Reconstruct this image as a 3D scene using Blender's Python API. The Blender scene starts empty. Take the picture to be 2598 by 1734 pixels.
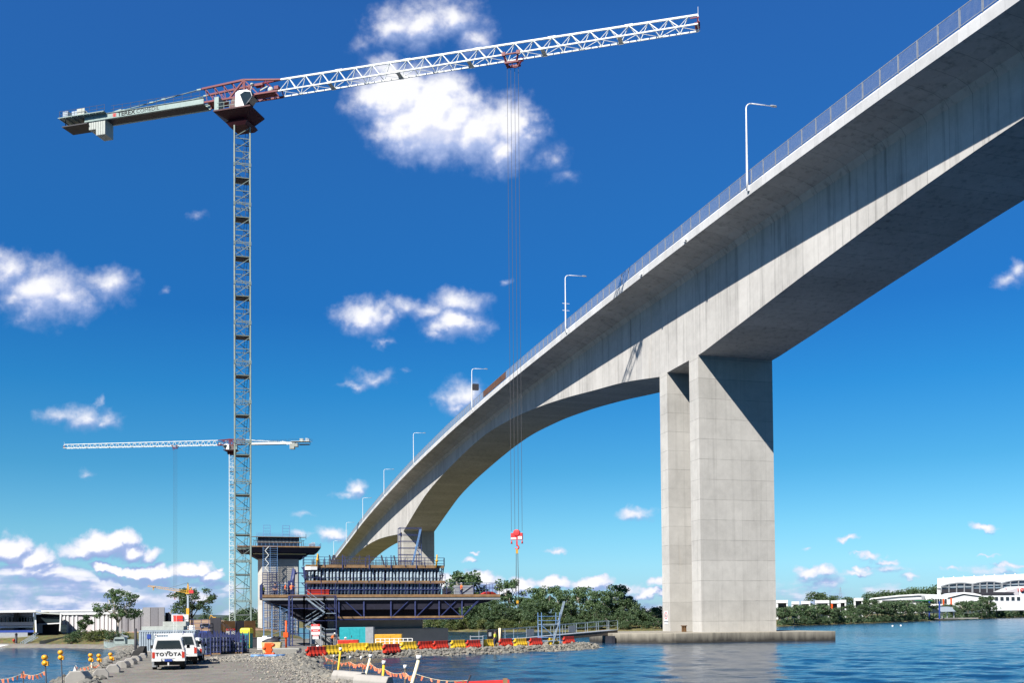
import bpy, math, random
from mathutils import Vector, Matrix, noise
scn = bpy.context.scene
# ---------------------------------------------------------------- camera
F, HC, PXC, PYC = 2526.0, 3.8, 1299.0, 1501.0      # focal length in photo pixels, eye height, principal point
PITCH, ROLL = math.radians(1.5), math.radians(0.5)
_r0 = Vector((1, 0, 0)); FW = Vector((0, math.cos(PITCH), math.sin(PITCH))); _u0 = Vector((0, -math.sin(PITCH), math.cos(PITCH)))
RT = _r0*math.cos(ROLL) - _u0*math.sin(ROLL); UP = _u0*math.cos(ROLL) + _r0*math.sin(ROLL)
cam = bpy.data.cameras.new('camera'); camo = bpy.data.objects.new('camera', cam); scn.collection.objects.link(camo)
m = Matrix((RT, UP, -FW)).transposed().to_4x4(); m.translation = (0, 0, HC); camo.matrix_world = m
cam.sensor_width = 36; cam.lens = F/2598*36; cam.shift_y = (PYC-867)/2598; cam.clip_end = 30000; cam.clip_start = .5
scn.camera = camo
scn.view_settings.view_transform = 'Standard'; scn.view_settings.look = 'None'; scn.view_settings.gamma = 1
scn.view_settings.exposure = 0.75
try:
    scn.cycles.max_bounces = 6; scn.cycles.diffuse_bounces = 1; scn.cycles.glossy_bounces = 3; scn.cycles.transmission_bounces = 4
    scn.cycles.caustics_reflective = False; scn.cycles.caustics_refractive = False
except Exception: pass
# ---------------------------------------------------------------- sun
UX, VX = Vector((-.2773, .9608, 0)), Vector((.9608, .2773, 0))      # along the bridge (away), across it (right)
LD = (VX*1.0 + UX*.74 + Vector((0, 0, -1.21))).normalized()            # direction the sunlight travels
sl = bpy.data.lights.new('sun', 'SUN'); sl.energy = 5.0; sl.angle = math.radians(.53); sl.color = (1, .95, .87)
so = bpy.data.objects.new('sun', sl); scn.collection.objects.link(so); so.rotation_euler = LD.to_track_quat('-Z', 'Y').to_euler()
SUN_EL = math.asin(-LD.z); SUN_ROT = math.atan2(-LD.x, -LD.y)

def rayd(x, y): return RT*((x-PXC)/F) - UP*((y-PYC)/F) + FW
CAM = Vector((0, 0, HC))
def at(x, y, Y):
    d = rayd(x, y); return CAM + d*(Y/d.y)
def on(x, y, z):
    d = rayd(x, y); return CAM + d*((z-HC)/d.z)
# ---------------------------------------------------------------- sky with clouds
class NT:
    def __init__(s, tree): s.t = tree; s.n = tree.nodes; s.l = tree.links
    def new(s, ty, **k):
        n = s.n.new(ty)
        for a, b in k.items(): setattr(n, a, b)
        return n
    def put(s, sock, v):
        if hasattr(v, 'is_output'): s.l.new(v, sock)
        else:
            try: sock.default_value = v
            except Exception: sock.default_value = (v, v, v, 1)
    def math(s, op, a, b=0.0, c=0.0, clamp=False):
        n = s.new('ShaderNodeMath', operation=op, use_clamp=clamp)
        for i, v in enumerate((a, b, c)): s.put(n.inputs[i], v)
        return n.outputs[0]
    def vec(s, op, a, b=(0, 0, 0), out=0):
        n = s.new('ShaderNodeVectorMath', operation=op); s.put(n.inputs[0], a); s.put(n.inputs[1], b); return n.outputs[out]
    def mapr(s, v, a, b, c=0.0, d=1.0, smooth=False):
        n = s.new('ShaderNodeMapRange'); n.interpolation_type = 'SMOOTHSTEP' if smooth else 'LINEAR'
        for i, x in enumerate((v, a, b, c, d)): s.put(n.inputs[i], x)
        return n.outputs[0]
    def mix(s, f, a, b, mode='MIX'):
        n = s.new('ShaderNodeMix', data_type='RGBA', blend_type=mode)
        s.put(n.inputs[0], f)
        for i, v in ((6, a), (7, b)):
            if not hasattr(v, 'is_output') and len(v) == 3: v = (*v, 1)
            s.put(n.inputs[i], v)
        return n.outputs[2]
    def noise(s, v, scale, detail=4.0, rough=.55, out=0, dist=0.0):
        n = s.new('ShaderNodeTexNoise'); s.put(n.inputs['Vector'], v)
        n.inputs['Scale'].default_value = scale; n.inputs['Detail'].default_value = detail
        n.inputs['Roughness'].default_value = rough; n.inputs['Distortion'].default_value = dist
        return n.outputs[out]
    def ramp(s, v, stops, mode='LINEAR'):
        n = s.new('ShaderNodeValToRGB'); s.put(n.inputs[0], v); r = n.color_ramp; r.interpolation = mode
        while len(r.elements) < len(stops): r.elements.new(.5)
        for e, (p, c) in zip(r.elements, stops): e.position = p; e.color = (*c, 1)
        return n.outputs[0]

# cloud puffs: centre x, y and radii in photo pixels (turned below into sky directions), strength
CL = [(1000,65,70,60,.75),(1070,60,90,62,.85),(1150,45,85,58,.8),(1200,95,65,50,.55),(930,110,60,40,.28),
 (1010,240,115,85,1.4),(1090,300,150,110,1.6),(1130,225,80,60,1.0),(1200,330,130,90,1.15),(1300,330,75,85,1.1),(1270,385,80,60,.9),(980,175,60,40,.8),(1340,290,28,45,.6),
 (1400,400,50,45,.36),(1430,450,60,35,.26),(495,547,38,20,.2),
 (20,690,75,60,.75),(110,740,120,80,.9),(160,760,90,60,.8),(30,760,90,50,.6),(275,725,75,55,.72),(0,650,45,30,.45),
 (925,805,75,45,.95),(1020,778,70,36,.6),(1090,790,70,34,.55),(1165,775,80,38,.75),(1155,825,80,42,.95),(1110,850,40,25,.5),(978,862,22,14,.4),
 (945,960,60,22,.42),(900,978,50,14,.36),(1030,942,30,18,.2),(1282,715,26,16,.28),(1180,1010,55,48,.75),(1130,1015,30,28,.4),(1160,1035,40,26,.6),
 (215,1065,85,42,.62),(155,1062,65,22,.45),(245,1020,14,28,.3),(265,1075,50,30,.5),(220,1208,40,15,.3),(410,735,28,20,.2),
 (905,1235,32,24,.7),(880,1250,45,14,.36),(770,1305,45,16,.22),(838,1352,42,20,.75),(760,1357,50,20,.4),
 (2560,715,60,34,.5),(2590,690,40,34,.5),
 (1615,1303,48,15,.48),(1187,1425,26,11,.6),(1205,1402,18,8,.5),(1410,1397,34,11,.6),(2505,1344,36,15,.85),(2146,1370,28,11,.62),(2045,1389,32,9,.32),
 (2215,1412,36,12,.6),(2255,1425,60,12,.45),(2180,1408,36,8,.36),(2060,1450,34,18,.8),(2100,1452,32,14,.75),(2180,1456,52,12,.6),(2190,1444,20,14,.8),(2310,1462,42,14,.5),(2510,1418,44,9,.36),(2420,1443,28,12,.5),(2560,1448,60,12,.5),
 (25,1392,62,42,1.3),(90,1420,55,32,1.0),(100,1450,60,22,.8),(255,1382,62,36,1.35),(300,1375,40,32,1.25),(215,1405,55,26,1.0),(330,1400,40,22,.95),(380,1412,40,18,.7),(180,1412,46,24,.6),
 (270,1443,40,11,1.1),(330,1447,70,15,1.35),(410,1450,60,18,1.35),(490,1450,40,20,1.4),(530,1465,36,18,1.15),(548,1446,14,6,1.0),
 (1150,1482,42,22,1.25),(1215,1478,52,26,1.3),(1325,1490,34,22,1.2),(1270,1500,40,15,.9),(1400,1484,45,17,1.1),(1500,1482,56,15,1.1),(1585,1500,60,18,.6),(1665,1482,24,16,.8),(1650,1512,60,12,.9),
 (1350,1380,20,6,.0)]
w = bpy.data.worlds.new('World'); scn.world = w; w.use_nodes = True
T = NT(w.node_tree); T.n.clear()
sky = T.new('ShaderNodeTexSky', sky_type='NISHITA'); sky.sun_disc = False; sky.sun_elevation = SUN_EL; sky.sun_rotation = SUN_ROT
sky.air_density = 1.0; sky.dust_density = .4; sky.ozone_density = 2.0; sky.altitude = 0
geo = T.new('ShaderNodeNewGeometry'); dirv = T.vec('SCALE', geo.outputs['Incoming']); dirv.node.inputs['Scale'].default_value = -1.0
sep = T.new('ShaderNodeSeparateXYZ'); T.l.new(dirv, sep.inputs[0])
elev = T.math('MAXIMUM', sep.outputs[2], 0.0)
tint = T.ramp(elev, [(0.0, (.32, .52, .86)), (.05, (.33, .60, .82)), (.086, (.27, .58, .75)), (.144, (.15, .49, .68)), (.219, (.075, .43, .70)), (.29, (.062, .37, .70)), (.39, (.095, .42, .77)), (.52, (.135, .46, .87)), (.75, (.10, .28, .55))])
tint = T.mix(1.0, tint, T.mapr(sep.outputs[1], -.95, .1, .38, 1.0, True), 'MULTIPLY')  # added dimming of the sky behind the viewpoint, to deepen shadows
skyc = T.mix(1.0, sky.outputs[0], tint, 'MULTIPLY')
# a gnomonic sky plane about the world's +Y axis: fixed in the world, the same for every viewpoint
ysafe = T.math('MAXIMUM', T.math('ABSOLUTE', sep.outputs[1]), .08)
comb = T.new('ShaderNodeCombineXYZ'); T.l.new(T.math('DIVIDE', sep.outputs[0], ysafe), comb.inputs[0]); T.l.new(T.math('DIVIDE', sep.outputs[2], ysafe), comb.inputs[1])
G = bpy.data.node_groups.new('cloud_density', 'ShaderNodeTree')
G.interface.new_socket('P', in_out='INPUT', socket_type='NodeSocketVector'); G.interface.new_socket('D', in_out='OUTPUT', socket_type='NodeSocketFloat')
g = NT(G); gi = g.new('NodeGroupInput'); go = g.new('NodeGroupOutput'); P = gi.outputs[0]
wn = g.vec('SUBTRACT', g.noise(P, 30.0, 3.0, .55, out=1), (.5, .5, .5))
wsc = g.vec('MULTIPLY', wn, (.034, .026, 0)); wn2 = g.vec('MULTIPLY', g.vec('SUBTRACT', g.noise(P, 95.0, 3.0, .6, out=1), (.5, .5, .5)), (.012, .010, 0)); Pw = g.vec('ADD', g.vec('ADD', P, wsc), wn2)
acc = None
for (x, y, rx, ry, st) in CL:
    if st <= 0: continue
    d = rayd(x, y); c = (d.x/d.y, d.z/d.y, 0)
    if st < .5 and y < 1340: rx, ry = rx*1.55, ry*1.55
    q = g.vec('MULTIPLY', g.vec('SUBTRACT', Pw, c), (F/(rx*(1.36 if y < 1150 else 1.3)), F/(ry*(1.36 if y < 1150 else 1.25)), 0))
    dd = g.math('SUBTRACT', st+(.06 if st < .6 else 0), g.math('MULTIPLY', g.vec('LENGTH', q, out=1), max(st, .75)))
    acc = dd if acc is None else g.math('SMOOTH_MAX', acc, dd, .12)
# a low bank of cloud along the horizon, thickest on the left
gs = g.new('ShaderNodeSeparateXYZ'); g.l.new(P, gs.inputs[0])
lowtop = g.mapr(gs.outputs[0], -.5, -.05, .082, .02); lowtop = g.math('ADD', lowtop, g.mapr(gs.outputs[0], -.05, .3, 0, .045))
band = g.math('MULTIPLY', g.math('SUBTRACT', lowtop, gs.outputs[1]), 9.0)
bn = g.noise(g.vec('MULTIPLY', P, (1, 3.2, 0)), 11.0, 4.0, .5)
bstr = g.mapr(gs.outputs[0], -.38, .1, 1.15, .42)
bmask = g.mapr(band, -.05, .22, 0, 1, True)
bd = g.math('ADD', g.math('MULTIPLY', g.math('SUBTRACT', bn, .5), 3.0), g.math('SUBTRACT', g.math('MULTIPLY', bstr, .26), .04))
bd = g.math('SUBTRACT', g.math('MULTIPLY', bd, bmask), g.math('SUBTRACT', 1.0, bmask)); bd = g.math('MINIMUM', bd, .85)
acc = g.math('SMOOTH_MAX', acc, bd, .1)
fine = g.noise(P, 62.0, 5.0, .6)
veil = g.math('MULTIPLY', g.math('MULTIPLY', g.mapr(gs.outputs[1], .088, .03, 0, 1, True), g.mapr(gs.outputs[0], -.22, -.33, 0, 1, True)), g.mapr(g.noise(g.vec('MULTIPLY', P, (1, 4, 0)), 12.0, 3.0), .3, .7, .22, .5))
vm = g.math('MULTIPLY', g.mapr(gs.outputs[1], .095, .04, 0, 1, True), g.mapr(gs.outputs[0], -.2, -.33, 0, 1, True))
acc = g.math('MAXIMUM', acc, g.math('SUBTRACT', veil, g.math('MULTIPLY', g.math('SUBTRACT', 1.0, vm), 1.2)))
famp = g.mapr(gs.outputs[1], .1, .22, .6, .5)
G.interface.new_socket('S', in_out='OUTPUT', socket_type='NodeSocketFloat')
out = g.math('ADD', acc, g.math('MULTIPLY', g.math('SUBTRACT', fine, .5), famp))
g.l.new(out, go.inputs[0]); g.l.new(g.math('ADD', acc, g.math('MULTIPLY', g.math('SUBTRACT', fine, .5), .22)), go.inputs[1])
def dens(v):
    n = T.new('ShaderNodeGroup', node_tree=G); T.l.new(v, n.inputs[0]); return n.outputs[0], n.outputs[1]
D1, S1 = dens(comb.outputs[0]); _, D2 = dens(T.vec('ADD', comb.outputs[0], (-.004, .009, 0)))
alpha = T.mapr(D1, .0, T.mapr(sep.outputs[2], .06, .2, .5, .78), 0, 1, True)
alpha = T.math('MULTIPLY', alpha, T.mapr(sep.outputs[2], -.002, .004))
alpha = T.math('MULTIPLY', alpha, .97)
lit = T.mapr(T.math('SUBTRACT', S1, D2), -.36, .32, 0, 1, True)
core = T.mapr(S1, .15, 1.2, 0, .62, True)
lit = T.math('ADD', T.math('MULTIPLY', lit, .72), core, clamp=True)
ccol = T.ramp(lit, [(0.0, (1.7, 2.4, 4.3)), (.4, (2.6, 3.2, 5.0)), (.72, (4.6, 4.8, 5.8)), (1.0, (6.1, 6.1, 6.3))])
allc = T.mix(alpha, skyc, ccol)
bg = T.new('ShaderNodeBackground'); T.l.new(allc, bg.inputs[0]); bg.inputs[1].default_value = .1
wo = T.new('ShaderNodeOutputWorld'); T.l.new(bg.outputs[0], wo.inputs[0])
try: w.cycles.sampling_method = 'MANUAL'; w.cycles.sample_map_resolution = 512
except Exception: pass
# ---------------------------------------------------------------- mesh helpers
rnd = random.Random(7)
PM = {}                                   # world matrices of linked objects
class MB:
    def __init__(s): s.v = []; s.f = []; s.sm = []
    def add(s, vs, fs, smooth=False):
        o = len(s.v); s.v += [tuple(p) for p in vs]; s.f += [tuple(i+o for i in f) for f in fs]; s.sm += [smooth]*len(fs); return s
    def box(s, c, sz, ax=None, taper=(1, 1)):
        c = Vector(c); X, Y, Z = ax if ax else (Vector((1, 0, 0)), Vector((0, 1, 0)), Vector((0, 0, 1)))
        hx, hy, hz = sz[0]/2, sz[1]/2, sz[2]/2; vs = []
        for k in (-1, 1):
            tx, ty = (taper if k > 0 else (1, 1))
            for a, b in ((-1, -1), (1, -1), (1, 1), (-1, 1)): vs.append(c + X*(a*hx*tx) + Y*(b*hy*ty) + Z*(k*hz))
        return s.add(vs, [(3, 2, 1, 0), (4, 5, 6, 7), (0, 1, 5, 4), (1, 2, 6, 5), (2, 3, 7, 6), (3, 0, 4, 7)])
    def bb(s, x0, x1, y0, y1, z0, z1): return s.box(((x0+x1)/2, (y0+y1)/2, (z0+z1)/2), (x1-x0, y1-y0, z1-z0))
    def bar(s, a, b, w, h=None, up=(0, 0, 1)):          # a square bar from a to b
        a, b = Vector(a), Vector(b); d = b-a; L = d.length
        if L < 1e-6: return s
        Y = d/L; u = Vector(up)
        if abs(Y.dot(u)) > .98: u = Vector((1, 0, 0)) if abs(Y.x) < .9 else Vector((0, 1, 0))
        X = Y.cross(u).normalized(); Z = X.cross(Y)
        return s.box((a+b)/2, (w, L, h or w), (X, Y, Z))
    def tube(s, pts, r, n=6, cap=True):                  # round tube along points; r number or list
        pts = [Vector(p) for p in pts]; R = r if isinstance(r, (list, tuple)) else [r]*len(pts); vs = []; fs = []
        u = None
        for i, p in enumerate(pts):
            d = (pts[min(i+1, len(pts)-1)] - pts[max(i-1, 0)]).normalized()
            if u is None: u = d.orthogonal().normalized()
            u = (u - d*u.dot(d)).normalized(); w_ = d.cross(u)
            for k in range(n):
                t = 2*math.pi*k/n; vs.append(p + (u*math.cos(t)+w_*math.sin(t))*R[i])
        for i in range(len(pts)-1):
            for k in range(n): fs.append((i*n+k, i*n+(k+1) % n, (i+1)*n+(k+1) % n, (i+1)*n+k))
        if cap: fs += [tuple(range(n-1, -1, -1)), tuple((len(pts)-1)*n+k for k in range(n))]
        return s.add(vs, fs, n > 4)
    def prism(s, poly, off):                             # closed polygon (3D points) pushed by off
        n = len(poly); off = Vector(off); P = [Vector(p) for p in poly]
        nn = Vector((0, 0, 0))
        for i in range(n): nn += P[i].cross(P[(i+1) % n])
        if nn.dot(off) > 0: P.reverse()
        return s.add(P + [p+off for p in P], [tuple(range(n)), tuple(range(2*n-1, n-1, -1))] + [(i, n+i, n+(i+1) % n, (i+1) % n) for i in range(n)])
    def sph(s, c, r, nu=10, nv=7, sc=(1, 1, 1)):
        vs = []; fs = []; c = Vector(c)
        for j in range(nv+1):
            t = math.pi*j/nv
            for i in range(nu):
                a = 2*math.pi*i/nu; vs.append(c + Vector((math.sin(t)*math.cos(a)*r*sc[0], math.sin(t)*math.sin(a)*r*sc[1], math.cos(t)*r*sc[2])))
        for j in range(nv):
            for i in range(nu): fs.append((j*nu+i, (j+1)*nu+i, (j+1)*nu+(i+1) % nu, j*nu+(i+1) % nu))
        return s.add(vs, fs, True)
    def loft(s, rings, cap=True, smooth=False):          # rings: equal lists of points, closed
        n = len(rings[0]); vs = [p for r in rings for p in r]; fs = []
        for i in range(len(rings)-1):
            for k in range(n): fs.append((i*n+k, i*n+(k+1) % n, (i+1)*n+(k+1) % n, (i+1)*n+k))
        if cap: fs += [tuple(range(n-1, -1, -1)), tuple((len(rings)-1)*n+k for k in range(n))]
        return s.add(vs, fs, smooth)
    def quad(s, a, b, c, d): return s.add([a, b, c, d], [(0, 1, 2, 3)])
def link(o, parent=None, M=None):
    scn.collection.objects.link(o); M = M or Matrix.Identity(4)
    if parent is not None:
        o.parent = parent; o.matrix_parent_inverse = Matrix.Identity(4); o.matrix_basis = M
        PM[o.name] = PM[parent.name] @ M
    else: o.matrix_basis = M; PM[o.name] = M.copy()
    return o
def tag(o, label=None, cat=None, group=None, kind=None):
    if label: o['label'] = label
    if cat: o['category'] = cat
    if group: o['group'] = group
    if kind: o['kind'] = kind
    return o
def thing(name, loc, label, cat, group=None, rz=0.0):
    o = bpy.data.objects.new(name, None); o.empty_display_size = .3
    link(o, None, Matrix.Translation(Vector(loc)) @ Matrix.Rotation(rz, 4, 'Z'))
    return tag(o, label, cat, group)
def part(name, mb, mat, parent=None, local=False, bevel=0.0, recalc=True, label=None):
    """link a mesh; geometry is given in world coordinates unless local=True"""
    me = bpy.data.meshes.new(name)
    vs = mb.v
    if parent is not None and not local:
        inv = PM[parent.name].inverted(); vs = [inv @ Vector(p) for p in vs]
    me.from_pydata([tuple(p) for p in vs], [], mb.f)
    me.polygons.foreach_set('use_smooth', mb.sm)
    me.materials.append(mat); me.update()
    o = link(bpy.data.objects.new(name, me), parent)
    if bevel:
        b = o.modifiers.new('bevel', 'BEVEL'); b.width = bevel; b.segments = 2; b.limit_method = 'ANGLE'; b.harden_normals = False
    if label: o['label'] = label
    return o
def solo(name, mb, mat, label, cat, group=None, bevel=0.0): return tag(part(name, mb, mat, None, True, bevel), label, cat, group)
def kids(o): return [c for c in scn.collection.objects if c.parent == o]
def dup(root, loc, rz, label, group=None, sc=1.0):
    def cp(o, parent):
        c = o.copy(); scn.collection.objects.link(c)
        if parent is not None: c.parent = parent; c.matrix_parent_inverse = Matrix.Identity(4)
        PM[c.name] = PM[o.name]
        for ch in KID.get(o.name, []): cp(ch, c)
        return c
    build_kids(root)
    r = cp(root, None); M = Matrix.Translation(Vector(loc)) @ Matrix.Rotation(rz, 4, 'Z') @ Matrix.Scale(sc, 4)
    r.matrix_basis = M; PM[r.name] = M; tag(r, label, None, group); return r
KID = {}
def build_kids(root):
    if root.name in KID: return
    allo = list(scn.collection.objects)
    def go(o):
        KID[o.name] = [c for c in allo if c.parent == o]
        for c in KID[o.name]: go(c)
    go(root)
def place(o, loc, rz, sc=1.0):
    M = Matrix.Translation(Vector(loc)) @ Matrix.Rotation(rz, 4, 'Z') @ Matrix.Scale(sc, 4); o.matrix_basis = M; PM[o.name] = M
def text(name, body, size, M, mat, parent, extrude=.004, spacing=1.0, sx=1.0, bold=0.0):
    cu = bpy.data.curves.new(name, 'FONT'); cu.body = body; cu.size = size; cu.extrude = extrude; cu.align_x = 'CENTER'; cu.align_y = 'CENTER'; cu.space_character = spacing; cu.offset = bold
    t = bpy.data.objects.new(name+'_curve', cu); scn.collection.objects.link(t); bpy.context.view_layer.update()
    me = bpy.data.meshes.new_from_object(t.evaluated_get(bpy.context.evaluated_depsgraph_get())); bpy.data.objects.remove(t)
    me.materials.clear(); me.materials.append(mat); me.name = name
    o = bpy.data.objects.new(name, me); return link(o, parent, M @ Matrix.Diagonal((sx, 1, 1, 1)))
# ---------------------------------------------------------------- materials
def mat(name, col, rough=.6, metal=0.0, var=.12, scale=3.0, bump=0.0, spec=.4):
    """a painted or plain surface with some wear"""
    m_ = bpy.data.materials.new(name); m_.use_nodes = True; n = NT(m_.node_tree); b = n.n['Principled BSDF']
    tc = n.new('ShaderNodeTexCoord').outputs['Object']
    nz = n.noise(tc, scale, 4.0, .6)
    c = n.mix(n.mapr(nz, .3, .7), tuple(x*(1-var) for x in col), tuple(min(1, x*(1+var)) for x in col))
    n.l.new(c, b.inputs['Base Color']); b.inputs['Metallic'].default_value = metal; b.inputs['Specular IOR Level'].default_value = spec
    n.l.new(n.mapr(nz, .2, .8, max(0, rough-.1), min(1, rough+.1)), b.inputs['Roughness'])
    if bump:
        bn_ = n.new('ShaderNodeBump'); bn_.inputs['Strength'].default_value = bump; bn_.inputs['Distance'].default_value = .05
        n.l.new(n.noise(tc, scale*6, 4.0), bn_.inputs['Height']); n.l.new(bn_.outputs[0], b.inputs['Normal'])
    return m_
def concrete(name, base, lift=None, axis=None, seg=None, streak=.25, tide=None, line=.35):
    """concrete: pour lifts (height), segments along an axis, streaks running down, fine grain, optional algae band above the water"""
    m_ = bpy.data.materials.new(name); m_.use_nodes = True; n = NT(m_.node_tree); b = n.n['Principled BSDF']
    pos = n.new('ShaderNodeNewGeometry').outputs['Position']; sp = n.new('ShaderNodeSeparateXYZ'); n.l.new(pos, sp.inputs[0])
    big = n.noise(pos, .13, 4.0, .6); mid = n.noise(pos, .9, 5.0, .62); fin = n.noise(pos, 9.0, 3.0, .6)
    f = n.math('ADD', n.math('MULTIPLY', n.math('SUBTRACT', big, .5), .5), 1.0)
    f = n.math('ADD', f, n.math('MULTIPLY', n.math('SUBTRACT', mid, .5), .32)); f = n.math('ADD', f, n.math('MULTIPLY', n.math('SUBTRACT', fin, .5), .16))
    sv = n.noise(n.vec('MULTIPLY', pos, (1.3, 1.3, .045)), 1.0, 5.0, .65)
    f = n.math('SUBTRACT', f, n.math('MULTIPLY', n.mapr(sv, .52, .8), streak))
    if lift:
        zz = n.math('DIVIDE', sp.outputs[2], lift); fl = n.math('FLOOR', zz)
        wn_ = n.new('ShaderNodeTexWhiteNoise', noise_dimensions='1D'); n.l.new(fl, wn_.inputs['W'])
        f = n.math('ADD', f, n.math('MULTIPLY', n.math('SUBTRACT', wn_.outputs[0], .5), .12))
        wob = n.math('MULTIPLY', n.math('SUBTRACT', n.noise(pos, .8, 3.0), .5), .02)
        ed = n.math('ABSOLUTE', n.math('SUBTRACT', n.math('FRACT', n.math('ADD', zz, wob)), .5))
        f = n.math('MULTIPLY', f, n.math('SUBTRACT', 1.0, n.math('MULTIPLY', n.mapr(ed, .485, .496), n.mapr(n.noise(pos, .5, 3.0), .3, .6, .1, line))))
    if seg:
        ss = n.math('DIVIDE', n.vec('DOT_PRODUCT', pos, axis, out=1), seg); fs_ = n.math('FLOOR', ss)
        wn_ = n.new('ShaderNodeTexWhiteNoise', noise_dimensions='1D'); n.l.new(fs_, wn_.inputs['W'])
        f = n.math('ADD', f, n.math('MULTIPLY', n.math('SUBTRACT', wn_.outputs[0], .5), .17 if not lift else .04))
        ed = n.math('ABSOLUTE', n.math('SUBTRACT', n.math('FRACT', ss), .5))
        f = n.math('MULTIPLY', f, n.math('SUBTRACT', 1.0, n.math('MULTIPLY', n.mapr(ed, .486, .496), line if not lift else .12)))
    c = n.mix(1.0, tuple(base), f, 'MULTIPLY')
    wst = n.noise(n.vec('MULTIPLY', pos, (.5, .5, .03)), 1.0, 4.0, .6)
    c = n.mix(n.mapr(wst, .66, .8, 0, .35), c, (base[0]*.95, base[1]*.72, base[2]*.45))
    if tide:
        z0, z1 = tide
        h = n.math('ADD', sp.outputs[2], n.math('MULTIPLY', n.math('SUBTRACT', n.noise(n.vec('MULTIPLY', pos, (1, 1, .25)), .9, 5.0, .65), .5), (z1-z0)*1.3))
        c = n.mix(n.mapr(h, z1, z0, 0, .93), c, (.030, .028, .026))
    n.l.new(c, b.inputs['Base Color']); b.inputs['Roughness'].default_value = .88; b.inputs['Specular IOR Level'].default_value = .25
    bn_ = n.new('ShaderNodeBump'); bn_.inputs['Strength'].default_value = .25; bn_.inputs['Distance'].default_value = .03
    n.l.new(n.math('ADD', mid, n.math('MULTIPLY', fin, .5)), bn_.inputs['Height']); n.l.new(bn_.outputs[0], b.inputs['Normal'])
    return m_
def foliage(name, c1, c2, c3):
    m_ = bpy.data.materials.new(name); m_.use_nodes = True; n = NT(m_.node_tree); b = n.n['Principled BSDF']
    ge = n.new('ShaderNodeNewGeometry'); pos = ge.outputs['Position']
    r = n.math('ADD', n.math('MULTIPLY', ge.outputs['Random Per Island'], .55), n.math('MULTIPLY', n.noise(pos, .35, 3.0), .55))
    c = n.ramp(r, [(.2, c1), (.55, c2), (.9, c3)])
    n.l.new(c, b.inputs['Base Color']); b.inputs['Roughness'].default_value = .55; b.inputs['Specular IOR Level'].default_value = .3
    tr = n.new('ShaderNodeBsdfTranslucent'); n.l.new(n.mix(1.0, c, (1.2, 1.35, .6), 'MULTIPLY'), tr.inputs[0])
    mx = n.new('ShaderNodeMixShader'); mx.inputs[0].default_value = .36; n.l.new(b.outputs[0], mx.inputs[1]); n.l.new(tr.outputs[0], mx.inputs[2])
    n.l.new(mx.outputs[0], n.n['Material Output'].inputs[0]); return m_
def ground_mat(name, cols, scale, bump=.5, detail_scale=9.0):
    m_ = bpy.data.materials.new(name); m_.use_nodes = True; n = NT(m_.node_tree); b = n.n['Principled BSDF']
    pos = n.new('ShaderNodeNewGeometry').outputs['Position']
    a = n.noise(pos, scale, 5.0, .65); d = n.noise(pos, detail_scale, 5.0, .7); v = n.new('ShaderNodeTexVoronoi'); n.l.new(pos, v.inputs['Vector']); v.inputs['Scale'].default_value = detail_scale*1.1
    c = n.ramp(n.math('ADD', n.math('MULTIPLY', a, .6), n.math('MULTIPLY', d, .4)), [(.36, cols[0]), (.5, cols[1]), (.66, cols[2])])
    c = n.mix(.35, c, n.mix(1.0, c, v.outputs['Color'], 'MULTIPLY'))
    tr_ = n.noise(n.vec('MULTIPLY', pos, (.9, .12, 1)), 1.0, 4.0); c = n.mix(n.mapr(tr_, .55, .75, 0, .4), c, cols[2])
    n.l.new(c, b.inputs['Base Color']); b.inputs['Roughness'].default_value = .95; b.inputs['Specular IOR Level'].default_value = .15
    bn_ = n.new('ShaderNodeBump'); bn_.inputs['Strength'].default_value = bump; bn_.inputs['Distance'].default_value = .06
    n.l.new(n.math('ADD', d, n.math('MULTIPLY', v.outputs['Distance'], .6)), bn_.inputs['Height']); n.l.new(bn_.outputs[0], b.inputs['Normal']); return m_
def glass(name, col=(.02, .03, .035), rough=.05):
    m_ = bpy.data.materials.new(name); m_.use_nodes = True; n = NT(m_.node_tree); b = n.n['Principled BSDF']
    tc = n.new('ShaderNodeTexCoord').outputs['Object']
    n.l.new(n.mix(n.noise(tc, .7, 2.0), tuple(x*.6 for x in col), tuple(x*1.6 for x in col)), b.inputs['Base Color']); b.inputs['Roughness'].default_value = rough; b.inputs['Specular IOR Level'].default_value = .7; return m_
def rocks(name, c):
    m_ = bpy.data.materials.new(name); m_.use_nodes = True; n = NT(m_.node_tree); b = n.n['Principled BSDF']
    ge = n.new('ShaderNodeNewGeometry'); r = ge.outputs['Random Per Island']
    c_ = n.ramp(r, [(0, tuple(x*.55 for x in c)), (.5, c), (.85, (c[0]*1.25, c[1]*1.2, c[2]*1.12)), (1, (c[0]*1.9, c[1]*1.7, c[2]*1.45))])
    c_ = n.mix(n.mapr(n.noise(ge.outputs['Position'], 3.0, 4.0), .3, .7, 0, .5), c_, tuple(x*.6 for x in c))
    n.l.new(c_, b.inputs['Base Color']); b.inputs['Roughness'].default_value = .9; return m_
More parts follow.
